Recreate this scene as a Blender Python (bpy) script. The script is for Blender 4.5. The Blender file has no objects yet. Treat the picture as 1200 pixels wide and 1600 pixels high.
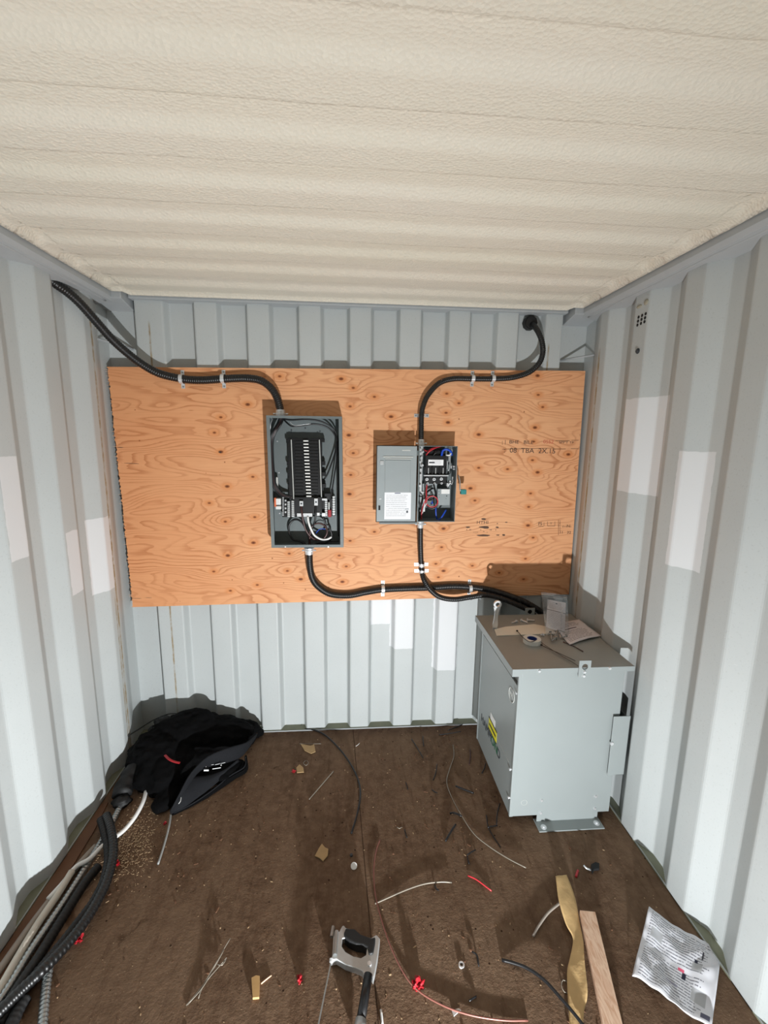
import bpy, bmesh, math, random
from mathutils import Vector, Matrix, noise
SC = bpy.context.scene
COL = SC.collection
PI = math.pi

# ------------------------------------------------------------------ camera, light, exposure
CAM_F, CAM_YAW, CAM_PITCH, CAM_ROLL = 693.73, 0.07682, 0.17334, 0.01325
CAM = Vector((-0.0094, -2.3176, 1.6882))
_fw = Vector((math.sin(CAM_YAW)*math.cos(CAM_PITCH), math.cos(CAM_YAW)*math.cos(CAM_PITCH), -math.sin(CAM_PITCH)))
_r = Vector((math.cos(CAM_YAW), -math.sin(CAM_YAW), 0)); _u = _r.cross(_fw)
_r2 = _r*math.cos(CAM_ROLL) + _u*math.sin(CAM_ROLL); _u2 = -_r*math.sin(CAM_ROLL) + _u*math.cos(CAM_ROLL)
cd = bpy.data.cameras.new('camera'); co = bpy.data.objects.new('camera', cd); COL.objects.link(co)
cd.sensor_fit = 'HORIZONTAL'; cd.sensor_width = 36; cd.lens = 36*CAM_F/1200; cd.clip_start = .02
mm = Matrix((_r2, _u2, -_fw)).transposed().to_4x4(); mm.translation = CAM; co.matrix_world = mm
SC.camera = co

LAMP = Vector((0.345, -2.37, 0.115))        # an LED work light standing on the floor just in front of the photographer's feet
ld = bpy.data.lights.new('work_light', 'AREA'); ld.shape = 'DISK'; ld.size = 0.034; ld.energy = 73; ld.color = (.955, .985, 1.0)
lo = bpy.data.objects.new('work_light', ld); lo.location = LAMP; COL.objects.link(lo)
lo.rotation_euler = Vector((-.48, 1, .20)).to_track_quat('-Z', 'Y').to_euler()
W = bpy.data.worlds.new('world'); SC.world = W; W.use_nodes = True
W.node_tree.nodes['Background'].inputs[0].default_value = (.55, .6, .68, 1)
W.node_tree.nodes['Background'].inputs[1].default_value = .02
SC.view_settings.view_transform = 'Standard'; SC.view_settings.look = 'None'
SC.view_settings.gamma = 1; SC.view_settings.use_curve_mapping = False
SC.view_settings.exposure = 0.0
SC.cycles.diffuse_bounces = 8; SC.cycles.max_bounces = 14; SC.cycles.transparent_max_bounces = 12

def at(px, py, ax, v):            # where the sight line through a pixel of the photo meets the plane x/y/z = v
    d = _fw*CAM_F + _r2*(px-600) - _u2*(py-800); i = 'XYZ'.index(ax)
    return CAM + d*((v-CAM[i])/d[i])
def fl(px, py, z=0.0): return at(px, py, 'Z', z)
def wy(px, py, y=0.0): return at(px, py, 'Y', y)

# ------------------------------------------------------------------ materials
def lin(c):
    return tuple(((x/255)/12.92 if x/255 <= .04045 else ((x/255+.055)/1.055)**2.4) for x in c)
class NT:
    def __init__(s, name):
        s.m = bpy.data.materials.new(name); s.m.use_nodes = True; s.t = s.m.node_tree; s.b = s.t.nodes['Principled BSDF']
    def n(s, typ, **k):
        x = s.t.nodes.new(typ)
        for a, v in k.items(): setattr(x, a, v)
        return x
    def put(s, sock, v):
        if isinstance(v, bpy.types.NodeSocket): s.t.links.new(v, sock)
        elif isinstance(v, (tuple, list)) and len(v) == 3 and sock.type == 'RGBA': sock.default_value = (*v, 1)
        else: sock.default_value = v
    def math(s, op, a, b=0.0, c=None, clamp=False):
        x = s.n('ShaderNodeMath', operation=op, use_clamp=clamp); s.put(x.inputs[0], a); s.put(x.inputs[1], b)
        if c is not None: s.put(x.inputs[2], c)
        return x.outputs[0]
    def coord(s, kind='Object'): return s.n('ShaderNodeTexCoord').outputs[kind]
    def sep(s, v):
        x = s.n('ShaderNodeSeparateXYZ'); s.put(x.inputs[0], v); return x.outputs
    def scale(s, v, sc, loc=(0, 0, 0)):
        x = s.n('ShaderNodeMapping'); s.put(x.inputs[0], v); x.inputs['Scale'].default_value = sc; x.inputs['Location'].default_value = loc; return x.outputs[0]
    def noise(s, v, sc, det=3, rough=.5, dist=0):
        x = s.n('ShaderNodeTexNoise'); s.put(x.inputs['Vector'], v); x.inputs['Scale'].default_value = sc
        x.inputs['Detail'].default_value = det; x.inputs['Roughness'].default_value = rough; x.inputs['Distortion'].default_value = dist; return x.outputs['Fac']
    def vor(s, v, sc, feat='F1', rnd=1):
        x = s.n('ShaderNodeTexVoronoi', feature=feat); s.put(x.inputs['Vector'], v); x.inputs['Scale'].default_value = sc; x.inputs['Randomness'].default_value = rnd; return x.outputs['Distance']
    def ramp(s, f, a, b, lo=0.0, hi=1.0):
        x = s.n('ShaderNodeMapRange', interpolation_type='SMOOTHSTEP'); s.put(x.inputs[0], f)
        for i, v in enumerate((a, b, lo, hi)): x.inputs[i+1].default_value = v
        return x.outputs[0]
    def mix(s, f, a, b, mode='MIX'):
        x = s.n('ShaderNodeMix', data_type='RGBA', blend_type=mode); s.put(x.inputs[0], f); s.put(x.inputs[6], a); s.put(x.inputs[7], b); return x.outputs[2]
    def band(s, v, a, b, e=.002):        # 1 inside a..b
        return s.math('MULTIPLY', s.ramp(v, a-e, a+e), s.ramp(v, b-e, b+e, 1, 0))
    def bump(s, h, strength=.3, dist=.01):
        x = s.n('ShaderNodeBump'); s.put(x.inputs['Height'], h); x.inputs['Strength'].default_value = strength; x.inputs['Distance'].default_value = dist
        s.t.links.new(x.outputs[0], s.b.inputs['Normal'])
    def done(s, col, rough=.5, metal=0.0, spec=.5):
        s.put(s.b.inputs['Base Color'], col); s.put(s.b.inputs['Roughness'], rough); s.put(s.b.inputs['Metallic'], metal)
        s.b.inputs['Specular IOR Level'].default_value = spec; return s.m

def simple(name, rgb, rough=.5, metal=0.0, var=.12, sc=30, spec=.5, bump=0):
    N = NT(name); c = lin(rgb); f = N.noise(N.coord(), sc, 3)
    col = N.mix(f, tuple(x*(1-var) for x in c), tuple(min(1, x*(1+var)) for x in c))
    if bump: N.bump(N.noise(N.coord(), sc*4, 3), bump, .002)
    return N.done(col, rough, metal, spec)

def wall_mat(name, patches, seams=(), axis=1):
    N = NT(name); c = N.coord(); o = N.sep(c)
    f = N.noise(c, 3, 4); g = N.noise(c, 160, 2)
    col = N.mix(f, lin((176, 181, 181)), lin((188, 193, 193)))
    col = N.mix(N.ramp(g, .60, .72, 0, .25), col, lin((150, 152, 150)))
    wob = N.math('MULTIPLY', N.math('SUBTRACT', N.noise(c, 28, 4), .5), .012)
    a = N.math('ADD', o[axis], wob); z = N.math('ADD', o[2], wob)
    tot = None
    for (a0, a1, z0, z1) in patches:
        k = N.math('MULTIPLY', N.band(a, a0, a1), N.band(z, z0, z1))
        tot = k if tot is None else N.math('MAXIMUM', tot, k)
    if tot is not None: col = N.mix(N.math('MULTIPLY', tot, .92), col, lin((214, 216, 218)))
    # scratches and scuffs
    s1 = N.ramp(N.noise(N.scale(c, (3, 3, 22), (1.3, 4, 2)), 3.2, 5, .7, 1.5), .70, .73)
    col = N.mix(N.math('MULTIPLY', s1, .55), col, lin((222, 224, 222)))
    s2 = N.ramp(N.noise(N.scale(c, (6, 6, 6), (7.3, 1, 3)), 4, 5, .75), .735, .76)
    col = N.mix(N.math('MULTIPLY', s2, .7), col, lin((122, 120, 112)))
    for (a0, w, z0, z1) in seams:        # rust bleeding out of a welded seam
        k = N.math('MULTIPLY', N.band(N.math('ADD', o[axis], N.math('MULTIPLY', wob, .35)), a0-w, a0+w, .003), N.band(o[2], z0, z1, .02))
        k = N.math('MULTIPLY', k, N.ramp(N.noise(c, 12, 4, .7), .35, .6, .25, 1))
        col = N.mix(k, col, lin((146, 128, 98)))
    N.bump(N.noise(c, 90, 3), .12, .002)
    return N.done(col, .48, 0, .35)

def foam_mat():
    N = NT('spray_foam'); c = N.coord()
    v = N.vor(N.scale(c, (1, 1.25, 1)), 105); n = N.noise(c, 48, 4, .6)
    h = N.math('ADD', N.math('MULTIPLY', v, .7), n)
    lf = N.noise(N.scale(c, (.5, 2, 1)), 2.2, 3)
    col = N.mix(lf, lin((214, 208, 190)), lin((220, 212, 200)))
    col = N.mix(N.ramp(n, .55, .8, 0, .2), col, lin((238, 232, 216)))
    N.bump(h, .36, .009)
    return N.done(col, .5, 0, .32)

KNOTS = [(345, 706), (335, 676), (345, 652), (355, 760), (327, 786), (352, 815), (356, 868), (334, 893), (360, 923), (387, 632), (395, 745), (398, 808), (396, 848), (402, 914),
         (437, 588), (533, 592), (552, 606), (547, 635), (545, 680), (552, 708), (548, 742), (546, 772), (547, 845), (541, 885), (535, 909), (452, 865), (449, 892), (470, 905), (530, 868),
         (585, 620), (611, 651), (698, 615), (697, 645), (700, 660), (717, 630), (585, 831), (693, 826), (690, 855), (681, 881), (693, 892), (685, 902), (738, 884),
         (840, 587), (841, 617), (848, 636), (836, 668), (834, 690), (832, 719), (840, 738), (829, 771), (826, 792), (825, 821), (833, 840), (821, 873), (748, 679), (793, 733), (742, 782), (735, 763), (818, 905), (780, 895), (888, 710), (748, 731)]
def ply_mat(origin):
    N = NT('plywood_face'); c = N.coord(); o = N.sep(c)
    dmin = None
    flat = N.n('ShaderNodeCombineXYZ'); N.put(flat.inputs[0], N.math('MULTIPLY', o[0], .62)); N.put(flat.inputs[2], o[2]); fv = flat.outputs[0]
    for i, (px, py) in enumerate(KNOTS):
        p = wy(px, py) - origin
        x = N.n('ShaderNodeVectorMath', operation='DISTANCE'); N.put(x.inputs[0], fv); x.inputs[1].default_value = (p.x*.62, 0, p.z)
        d = x.outputs['Value']
        if i % 3: d = N.math('ADD', d, .0022)
        dmin = d if dmin is None else N.math('SMOOTH_MIN', dmin, d, .006)
    wav = N.noise(N.scale(c, (1.2, 1, 5.0)), 1.0, 2, .5, .35)
    fine = N.noise(N.scale(c, (2.5, 1, 30)), 2.0, 3, .6)
    hgt = N.math('ADD', N.math('MULTIPLY', o[2], 13), N.math('MULTIPLY', wav, 11))
    hgt = N.math('ADD', hgt, N.math('MULTIPLY', N.math('EXPONENT', N.math('MULTIPLY', dmin, -34)), 1.5))
    hgt = N.math('ADD', hgt, N.math('MULTIPLY', fine, .35))
    fr = N.math('FRACT', N.math('MULTIPLY', hgt, 1.9))
    line = N.math('MULTIPLY', N.ramp(fr, .50, .93), N.ramp(fr, .93, 1.0, 1, 0))
    line = N.math('MULTIPLY', line, N.ramp(N.noise(N.scale(c, (2, 1, 3), (3, 0, 1)), 1.6, 2), .30, .7, .28, 1))
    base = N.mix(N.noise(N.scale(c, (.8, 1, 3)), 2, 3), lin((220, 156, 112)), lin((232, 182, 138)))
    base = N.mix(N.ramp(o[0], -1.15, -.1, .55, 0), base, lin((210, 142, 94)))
    grain = N.noise(N.scale(c, (5, 1, 160)), 1.0, 3, .7)
    base = N.mix(N.ramp(grain, .35, .75, 0, .35), base, lin((196, 130, 84)))
    col = N.mix(N.math('MULTIPLY', line, .66), base, lin((172, 102, 58)))
    halo = N.ramp(dmin, .008, .028, .8, 0)
    col = N.mix(halo, col, lin((212, 140, 88)))
    kn = N.ramp(dmin, .0048, .0100, 1, 0)
    col = N.mix(N.math('MULTIPLY', kn, .9), col, lin((128, 68, 36)))
    col = N.mix(N.ramp(dmin, .002, .0055, .65, 0), col, lin((74, 38, 22)))
    spk = N.ramp(N.vor(N.scale(c, (1, 1, 1)), 11), .035, .055, .8, 0)
    col = N.mix(spk, col, lin((140, 80, 46)))
    N.bump(N.math('ADD', grain, N.math('MULTIPLY', line, -.4)), .15, .003)
    return N.done(col, .62, 0, .25)

def floor_mat():
    N = NT('floor_wood'); c = N.coord(); o = N.sep(c)
    n1 = N.noise(N.scale(c, (2.2, 1, 1)), 2.2, 5, .62); n2 = N.noise(c, 26, 5, .7); n3 = N.noise(N.scale(c, (40, 5, 1)), 1, 4, .7)
    col = N.mix(N.ramp(n1, .3, .7), lin((92, 70, 54)), lin((116, 94, 76)))
    col = N.mix(N.ramp(n2, .35, .75, 0, .75), col, lin((128, 104, 84)))
    col = N.mix(N.ramp(n3, .5, .8, 0, .6), col, lin((76, 54, 40)))
    dk = N.ramp(N.noise(c, 9, 5, .75, .6), .60, .72, 0, .75)
    col = N.mix(dk, col, lin((58, 40, 28)))
    sp = N.ramp(N.vor(c, 19), .05, .085, .85, 0); col = N.mix(sp, col, lin((40, 24, 15)))
    sp2 = N.ramp(N.vor(N.scale(c, (1, 1, 1), (3, 5, 0)), 75), .07, .12, .7, 0)
    col = N.mix(N.math('MULTIPLY', sp2, N.ramp(n1, .4, .6)), col, lin((168, 146, 120)))
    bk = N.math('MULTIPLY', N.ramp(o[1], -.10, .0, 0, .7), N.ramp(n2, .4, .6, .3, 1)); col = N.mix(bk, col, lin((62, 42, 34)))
    sx = N.math('ADD', o[0], N.math('MULTIPLY', o[1], .05))
    sm = N.band(sx, .0045, .0085, .0015); col = N.mix(N.math('MULTIPLY', sm, .8), col, lin((48, 32, 22)))
    N.bump(N.math('ADD', n2, N.math('MULTIPLY', N.noise(c, 90, 4, .7), .7)), .45, .006)
    return N.done(col, N.ramp(n1, .3, .7, .7, .85), 0, .1)

def print_mat(name, paper, lines, boxes=(), ink=(70, 72, 80), strength=.7, along=1):
    """printed sheet; UV map on the sheet. lines=(count, u0,u1,v0,v1) text rows, boxes=(u0,u1,v0,v1,colour)"""
    N = NT(name); uv = N.coord('UV'); o = N.sep(uv); col = N.mix(N.noise(uv, 5, 3), lin(paper), lin(tuple(max(0, x-10) for x in paper)))
    U, V = (o[0], o[1]) if along else (o[1], o[0])
    for (cnt, u0, u1, v0, v1) in lines:
        ph = N.math('MULTIPLY', N.math('DIVIDE', N.math('SUBTRACT', V, v0), v1-v0), cnt)
        fr = N.math('FRACT', ph); row = N.math('FLOOR', ph)
        st = N.math('MULTIPLY', N.ramp(fr, .28, .38), N.ramp(fr, .62, .72, 1, 0))
        cv = N.n('ShaderNodeCombineXYZ'); N.put(cv.inputs[0], N.math('MULTIPLY', U, 60)); N.put(cv.inputs[1], N.math('MULTIPLY', row, 7.7))
        wd = N.ramp(N.noise(cv.outputs[0], 1.0, 2), .38, .48)
        # ragged right edge
        cr = N.n('ShaderNodeCombineXYZ'); N.put(cr.inputs[0], N.math('MULTIPLY', row, 3.3))
        re = N.math('MULTIPLY', N.noise(cr.outputs[0], 1.0, 1), (u1-u0)*.55)
        k = N.math('MULTIPLY', N.math('MULTIPLY', st, wd), N.math('MULTIPLY', N.band(U, u0, u1, .003), N.band(V, v0, v1, .001)))
        k = N.math('MULTIPLY', k, N.ramp(N.math('ADD', U, re), u1+.12*(u1-u0), u1+.125*(u1-u0), 1, 0))
        col = N.mix(N.math('MULTIPLY', k, strength), col, lin(ink))
    for (u0, u1, v0, v1, rgb) in boxes:
        col = N.mix(N.math('MULTIPLY', N.band(U, u0, u1, .004), N.band(V, v0, v1, .004)), col, lin(rgb))
    return N.done(col, .6, 0, .3)

def film_mat(name):
    N = NT(name); t = N.t
    tr = N.n('ShaderNodeBsdfTransparent'); tr.inputs[0].default_value = (.93, .94, .95, 1)
    gl = N.n('ShaderNodeBsdfGlossy'); gl.inputs['Roughness'].default_value = .18; gl.inputs[0].default_value = (.8, .82, .85, 1)
    mx = N.n('ShaderNodeMixShader'); fz = N.ramp(N.noise(N.coord(), 45, 3), .35, .75, .09, .30); N.put(mx.inputs[0], fz)
    t.links.new(tr.outputs[0], mx.inputs[1]); t.links.new(gl.outputs[0], mx.inputs[2])
    t.links.new(mx.outputs[0], t.nodes['Material Output'].inputs[0]); t.nodes.remove(N.b); return N.m

M = {}
def mk(k, *a, **kw): M[k] = simple(k, *a, **kw)
mk('grey_steel_trim', (166, 170, 172), .5, var=.05, spec=.3)
mk('panel_grey', (108, 116, 117), .45, var=.06, spec=.4)
mk('switch_grey', (150, 158, 160), .42, var=.04, spec=.4)
mk('transformer_grey', (145, 152, 152), .3, var=.03, sc=8, spec=.4)
mk('transformer_lid', (150, 152, 148), .36, var=.04, spec=.5)
mk('galvanised', (168, 172, 172), .32, .85, var=.15, sc=60)
mk('steel_bright', (226, 228, 230), .32, .6, var=.12, sc=60)
mk('aluminium', (190, 192, 192), .38, .55, var=.08, sc=50)
mk('black_plastic', (12, 12, 14), .38, var=.3)
mk('black_conduit', (10, 10, 11), .40, var=.3, spec=.6)
mk('black_matte', (14, 14, 16), .7, var=.3)
mk('black_rubber', (20, 20, 21), .6, var=.2, bump=.2)
mk('wire_black', (20, 20, 22), .35)
mk('wire_brown', (66, 38, 36), .35)
mk('wire_white', (232, 232, 230), .4, var=.03)
mk('wire_red', (190, 48, 56), .35)
mk('wire_blue', (24, 72, 186), .35)
mk('wire_grey', (150, 152, 150), .4)
mk('wire_copper', (134, 86, 76), .35, .3)
mk('bare_wire', (138, 130, 118), .4, .3)
mk('white_tag', (236, 232, 224), .7, var=.03)
mk('pvc_white', (206, 200, 188), .45, var=.06)
mk('pvc_grey', (150, 140, 130), .5, var=.08)
mk('teal_plastic', (40, 130, 128), .4)
mk('red_plastic', (158, 26, 36), .35)
mk('orange_plastic', (222, 112, 70), .45)
mk('tape_white', (225, 226, 222), .45, var=.03)
mk('tape_core_blue', (32, 58, 128), .5)
mk('yellow_label', (222, 214, 40), .5, var=.02)
mk('black_ink', (46, 40, 38), .7, var=.05)
mk('green_ink', (30, 96, 62), .6)
mk('dark_ink', (58, 62, 66), .6)
mk('pale_ink', (196, 198, 194), .6, var=.03)
mk('red_ink', (196, 92, 70), .6)
mk('stamp_ink', (120, 84, 58), .8, var=.1)
mk('stamp_dark', (84, 62, 50), .8, var=.1)
mk('card_white', (232, 226, 212), .7, var=.04)
mk('kraft_paper', (206, 172, 120), .75, var=.15, sc=18, bump=.5)
mk('wood_strip', (222, 184, 154), .7, var=.18, sc=14)
mk('wood_dark', (104, 72, 50), .8, var=.35, sc=9)
mk('wood_chip', (190, 152, 100), .7, var=.2)
mk('leaf_tan', (176, 146, 104), .8, var=.15)
mk('sawdust', (168, 142, 110), .9, var=.2)
mk('floor_ledge', (122, 124, 104), .6, var=.2, sc=20)
mk('jacket_black', (5, 5, 6), .9, var=.3, sc=60, spec=.12)
mk('jacket_nylon', (7, 7, 8), .62, var=.3, sc=60)
mk('jacket_charcoal', (29, 30, 33), .9, var=.2, sc=120, spec=.15)
mk('rust_patch', (160, 155, 138), .8, var=.1)
M['foam'] = foam_mat(); M['floor'] = floor_mat(); M['film'] = film_mat('clear_film')

# ------------------------------------------------------------------ mesh helpers
def BM(): return bmesh.new()
def box(bm, x0, x1, y0, y1, z0, z1, mat=None):
    if x0 > x1: x0, x1 = x1, x0
    if y0 > y1: y0, y1 = y1, y0
    if z0 > z1: z0, z1 = z1, z0
    v = [bm.verts.new((x, y, z)) for x in (x0, x1) for y in (y0, y1) for z in (z0, z1)]
    for f in ((0, 1, 3, 2), (4, 6, 7, 5), (0, 4, 5, 1), (2, 3, 7, 6), (0, 2, 6, 4), (1, 5, 7, 3)): bm.faces.new([v[i] for i in f])
    return v
def basis(d):
    d = d.normalized(); a = Vector((0, 0, 1)) if abs(d.z) < .9 else Vector((1, 0, 0))
    s = d.cross(a).normalized(); return s, d.cross(s).normalized()
def cyl(bm, a, b, r, n=12, r2=None):
    a, b = Vector(a), Vector(b); s, t = basis(b-a); r2 = r if r2 is None else r2
    A = [bm.verts.new(a+(s*math.cos(i*2*PI/n)+t*math.sin(i*2*PI/n))*r) for i in range(n)]
    B = [bm.verts.new(b+(s*math.cos(i*2*PI/n)+t*math.sin(i*2*PI/n))*r2) for i in range(n)]
    for i in range(n): bm.faces.new((A[i], A[(i+1) % n], B[(i+1) % n], B[i]))
    bm.faces.new(A[::-1]); bm.faces.new(B)
def smooth_path(pts, step):
    P = [Vector(p) for p in pts]; P = [2*P[0]-P[1]] + P + [2*P[-1]-P[-2]]; out = []
    for i in range(1, len(P)-2):
        n = max(2, int((P[i+1]-P[i]).length/step))
        for k in range(n):
            t = k/n; t2 = t*t; t3 = t2*t
            out.append(.5*((2*P[i]) + (-P[i-1]+P[i+1])*t + (2*P[i-1]-5*P[i]+4*P[i+1]-P[i+2])*t2 + (-P[i-1]+3*P[i]-3*P[i+1]+P[i+2])*t3))
    out.append(P[-2]); return out
def tube(bm, pts, r, n=10, step=.012, rib=0.0, taper=None, raw=False, flat=1.0):
    P = pts if raw else smooth_path(pts, step*.5 if rib else step); L = len(P); prev = None; s = None
    for i, p in enumerate(P):
        d = (P[min(i+1, L-1)]-P[max(i-1, 0)])
        if d.length < 1e-9: d = Vector((0, 0, 1))
        d.normalize()
        if s is None: s, t = basis(d)
        else:
            s = (s-d*s.dot(d)); s = s.normalized() if s.length > 1e-6 else basis(d)[0]; t = d.cross(s).normalized()
        rr = r*(1 + rib*.5*(0, 1, 0, -1)[i % 4]); rr = rr*taper(i/(L-1)) if taper else rr
        ring = [bm.verts.new(p+s*math.cos(k*2*PI/n)*rr+t*math.sin(k*2*PI/n)*rr*flat) for k in range(n)]
        if prev:
            for k in range(n): bm.faces.new((prev[k], prev[(k+1) % n], ring[(k+1) % n], ring[k]))
        else: bm.faces.new(ring[::-1])
        prev = ring
    bm.faces.new(prev)
def prism(bm, outline, n, depth, holes=()):
    """outline: coplanar 3D points; extruded by n*depth"""
    n = Vector(n).normalized()*depth; t = bmesh.new(); loops = []
    for lp in [outline, *holes]:
        vs = [t.verts.new(Vector(p)) for p in lp]; loops.append(vs)
        for i in range(len(vs)): t.edges.new((vs[i], vs[(i+1) % len(vs)]))
    t.normal_update()
    r = bmesh.ops.triangle_fill(t, use_beauty=True, use_dissolve=False, edges=list(t.edges))
    t.verts.index_update(); faces = [[v.index for v in f.verts] for f in t.faces]; co_ = [v.co.copy() for v in t.verts]; lps = [[v.index for v in l] for l in loops]
    t.free()
    A = [bm.verts.new(c) for c in co_]; B = [bm.verts.new(c+n) for c in co_]
    for f in faces: bm.faces.new([A[i] for i in f]); bm.faces.new([B[i] for i in f[::-1]])
    for l in lps:
        for i in range(len(l)):
            a, b = l[i], l[(i+1) % len(l)]
            try: bm.faces.new((A[a], A[b], B[b], B[a]))
            except ValueError: pass
def grid(bm, fn, nu, nv, uv=True):
    V = [[bm.verts.new(fn(i/nu, j/nv)) for j in range(nv+1)] for i in range(nu+1)]; L = bm.loops.layers.uv.verify() if uv else None
    for i in range(nu):
        for j in range(nv):
            f = bm.faces.new((V[i][j], V[i+1][j], V[i+1][j+1], V[i][j+1]))
            if uv:
                for lp, (a, b) in zip(f.loops, ((i, j), (i+1, j), (i+1, j+1), (i, j+1))): lp[L].uv = (a/nu, b/nv)
    return V
def tag(o, label=None, cat=None, group=None, kind=None):
    for k, v in (('label', label), ('category', cat), ('group', group), ('kind', kind)):
        if v: o[k] = v
    return o
def build(name, bm, mat, parent=None, smooth=False, bevel=0, solid=0, free=True, origin=None):
    bmesh.ops.recalc_face_normals(bm, faces=list(bm.faces))
    if parent is not None:
        q = parent
        base = Vector(q['_b']) if '_b' in q else Vector((0, 0, 0))
    else:
        if origin is None:
            xs = [v.co for v in bm.verts]; base = Vector(((min(c.x for c in xs)+max(c.x for c in xs))/2, (min(c.y for c in xs)+max(c.y for c in xs))/2, min(c.z for c in xs)))
        else: base = Vector(origin)
    for v in bm.verts: v.co -= base
    me = bpy.data.meshes.new(name); bm.to_mesh(me)
    if free: bm.free()
    me.materials.append(M[mat] if isinstance(mat, str) else mat)
    if smooth:
        for p in me.polygons: p.use_smooth = True
    o = bpy.data.objects.new(name, me); COL.objects.link(o)
    if parent is not None: o.parent = parent
    else: o.location = base
    o['_b'] = tuple(base)
    if solid:
        m = o.modifiers.new('solid', 'SOLIDIFY'); m.thickness = solid; m.offset = 0
    if bevel:
        m = o.modifiers.new('bevel', 'BEVEL'); m.width = bevel; m.segments = 2; m.limit_method = 'ANGLE'; m.angle_limit = .6
    return o
def thing(name, loc, label, cat, group=None):
    o = bpy.data.objects.new(name, None); COL.objects.link(o); o.location = Vector(loc); o.empty_display_size = .05
    o['_b'] = tuple(Vector(loc)); return tag(o, label, cat, group)
def struct(name, bm, mat, smooth=False, bevel=0):
    return tag(build(name, bm, mat, smooth=smooth, bevel=bevel, origin=(0, 0, 0)), kind='structure')
def copy_tree(o, parent=None):
    c = o.copy(); COL.objects.link(c)
    if parent is not None: c.parent = parent
    for ch in [x for x in o.children]: copy_tree(ch, c)
    return c
def text(name, s, size, mat, parent, loc, rx, ry, rz, depth=.0006, sx=1.0):
    cu = bpy.data.curves.new('t', 'FONT'); cu.body = s; cu.size = size; cu.extrude = depth; cu.align_x = 'CENTER'; cu.align_y = 'CENTER'
    t = bpy.data.objects.new('t', cu); COL.objects.link(t)
    bpy.context.view_layer.update()
    me = bpy.data.meshes.new_from_object(t.evaluated_get(bpy.context.evaluated_depsgraph_get()))
    bpy.data.objects.remove(t)
    bm = BM(); bm.from_mesh(me); bpy.data.meshes.remove(me)
    mt = Matrix.Translation(Vector(loc)) @ Matrix.Rotation(rz, 4, 'Z') @ Matrix.Rotation(ry, 4, 'Y') @ Matrix.Rotation(rx, 4, 'X') @ Matrix.Diagonal((sx, 1, 1, 1))
    bm.transform(mt); return build(name, bm, mat, parent)
def fn(x, y, z): return noise.noise(Vector((x, y, z)))

# ------------------------------------------------------------------ room shell
XL, XR, XLO, XRO = -1.15, 1.19, -1.19, 1.232
TOP = 2.318
# side-wall corrugation along Y, from the back corner towards and behind the camera
def side_profile(inner, outer):
    P = [(outer, .075), (outer, -.03), (inner+(outer-inner)*.75, -.06), (inner+(outer-inner)*.2, -.115), (inner, -.145), (inner, -.208)]; y = -.208
    while y > -3.8:
        P += [(outer, y-.066), (outer, y-.125), (inner, y-.200), (inner, y-.288)]; y -= .288
    return P
def sheet(bm, pts, z0, z1, swap=False, nz=1):
    cols = []
    for (x, y) in pts: cols.append([bm.verts.new((x, y, z0+(z1-z0)*k/nz)) for k in range(nz+1)])
    for i in range(len(cols)-1):
        for k in range(nz): bm.faces.new((cols[i][k], cols[i+1][k], cols[i+1][k+1], cols[i][k+1]))
def rounded(P, r=.006):
    out = [P[0]]
    for i in range(1, len(P)-1):
        a, b, c = Vector(P[i-1]), Vector(P[i]), Vector(P[i+1]); d1 = (a-b); d2 = (c-b)
        q = min(r, d1.length*.4, d2.length*.4); p0 = b+d1.normalized()*q; p2 = b+d2.normalized()*q
        for t in (0, .5, 1): out.append(tuple((1-t)**2*p0+2*t*(1-t)*b+t*t*p2))
    return out+[P[-1]]
left_pt = [(-.78, -.695, 1.245, 1.598), (-.485, -.40, 1.015, 1.28), (-.283, -.150, .94, 1.292)]
right_pt = [(-.635, -.405, 1.453, 1.852), (-.885, -.765, 1.215, 1.642)]
back_pt = [(.215, .350, .487, .80), (.465, .612, .347, .80), (.105, .216, .62, .80)]
bm = BM(); sheet(bm, rounded(side_profile(XL, XLO)), -.02, 2.40)
wl = struct('wall_left', bm, wall_mat('painted_steel_left', left_pt, [(-.158, .007, 0, 2.19), (-.174, .004, 0, .9)]))
bm = BM(); sheet(bm, rounded(side_profile(XR, XRO)), -.02, 2.40)
wr = struct('wall_right', bm, wall_mat('painted_steel_right', right_pt, [(-.158, .007, 0, 2.10)]))
# back wall corrugation
P = [(XLO-.02, .065), (-1.045, .065), (-1.040, .020)]
for k in range(8):
    c = -.835+.2505*k
    P += [(c-.073, .020), (c-.057, .062), (c+.057, .062), (c+.073, .020)]
P += [(1.080, .020), (1.085, .065), (XRO+.02, .065)]
bm = BM(); sheet(bm, rounded(P, .007), -.02, 2.40)
struct('wall_back', bm, wall_mat('painted_steel_back', back_pt, [(-.975, .004, 0, 2.2), (1.012, .004, 1.5, 2.15)], axis=0))
for o in (wl, wr):
    pass
# front end of the container, behind the camera: two plain corrugated doors
for (x0, x1, nm) in ((XLO, .018, 'door_1'), (.022, XRO, 'door_2')):
    bm = BM(); n = 5; w = (x1-x0)/n; P = []
    for k in range(n): P += [(x0+w*k, -3.80), (x0+w*k+w*.35, -3.80), (x0+w*k+w*.45, -3.84), (x0+w*k+w*.85, -3.84), (x0+w*k+w*.99, -3.80)]
    sheet(bm, P, 0, 2.40); struct(nm, bm, 'grey_steel_trim')
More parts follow.
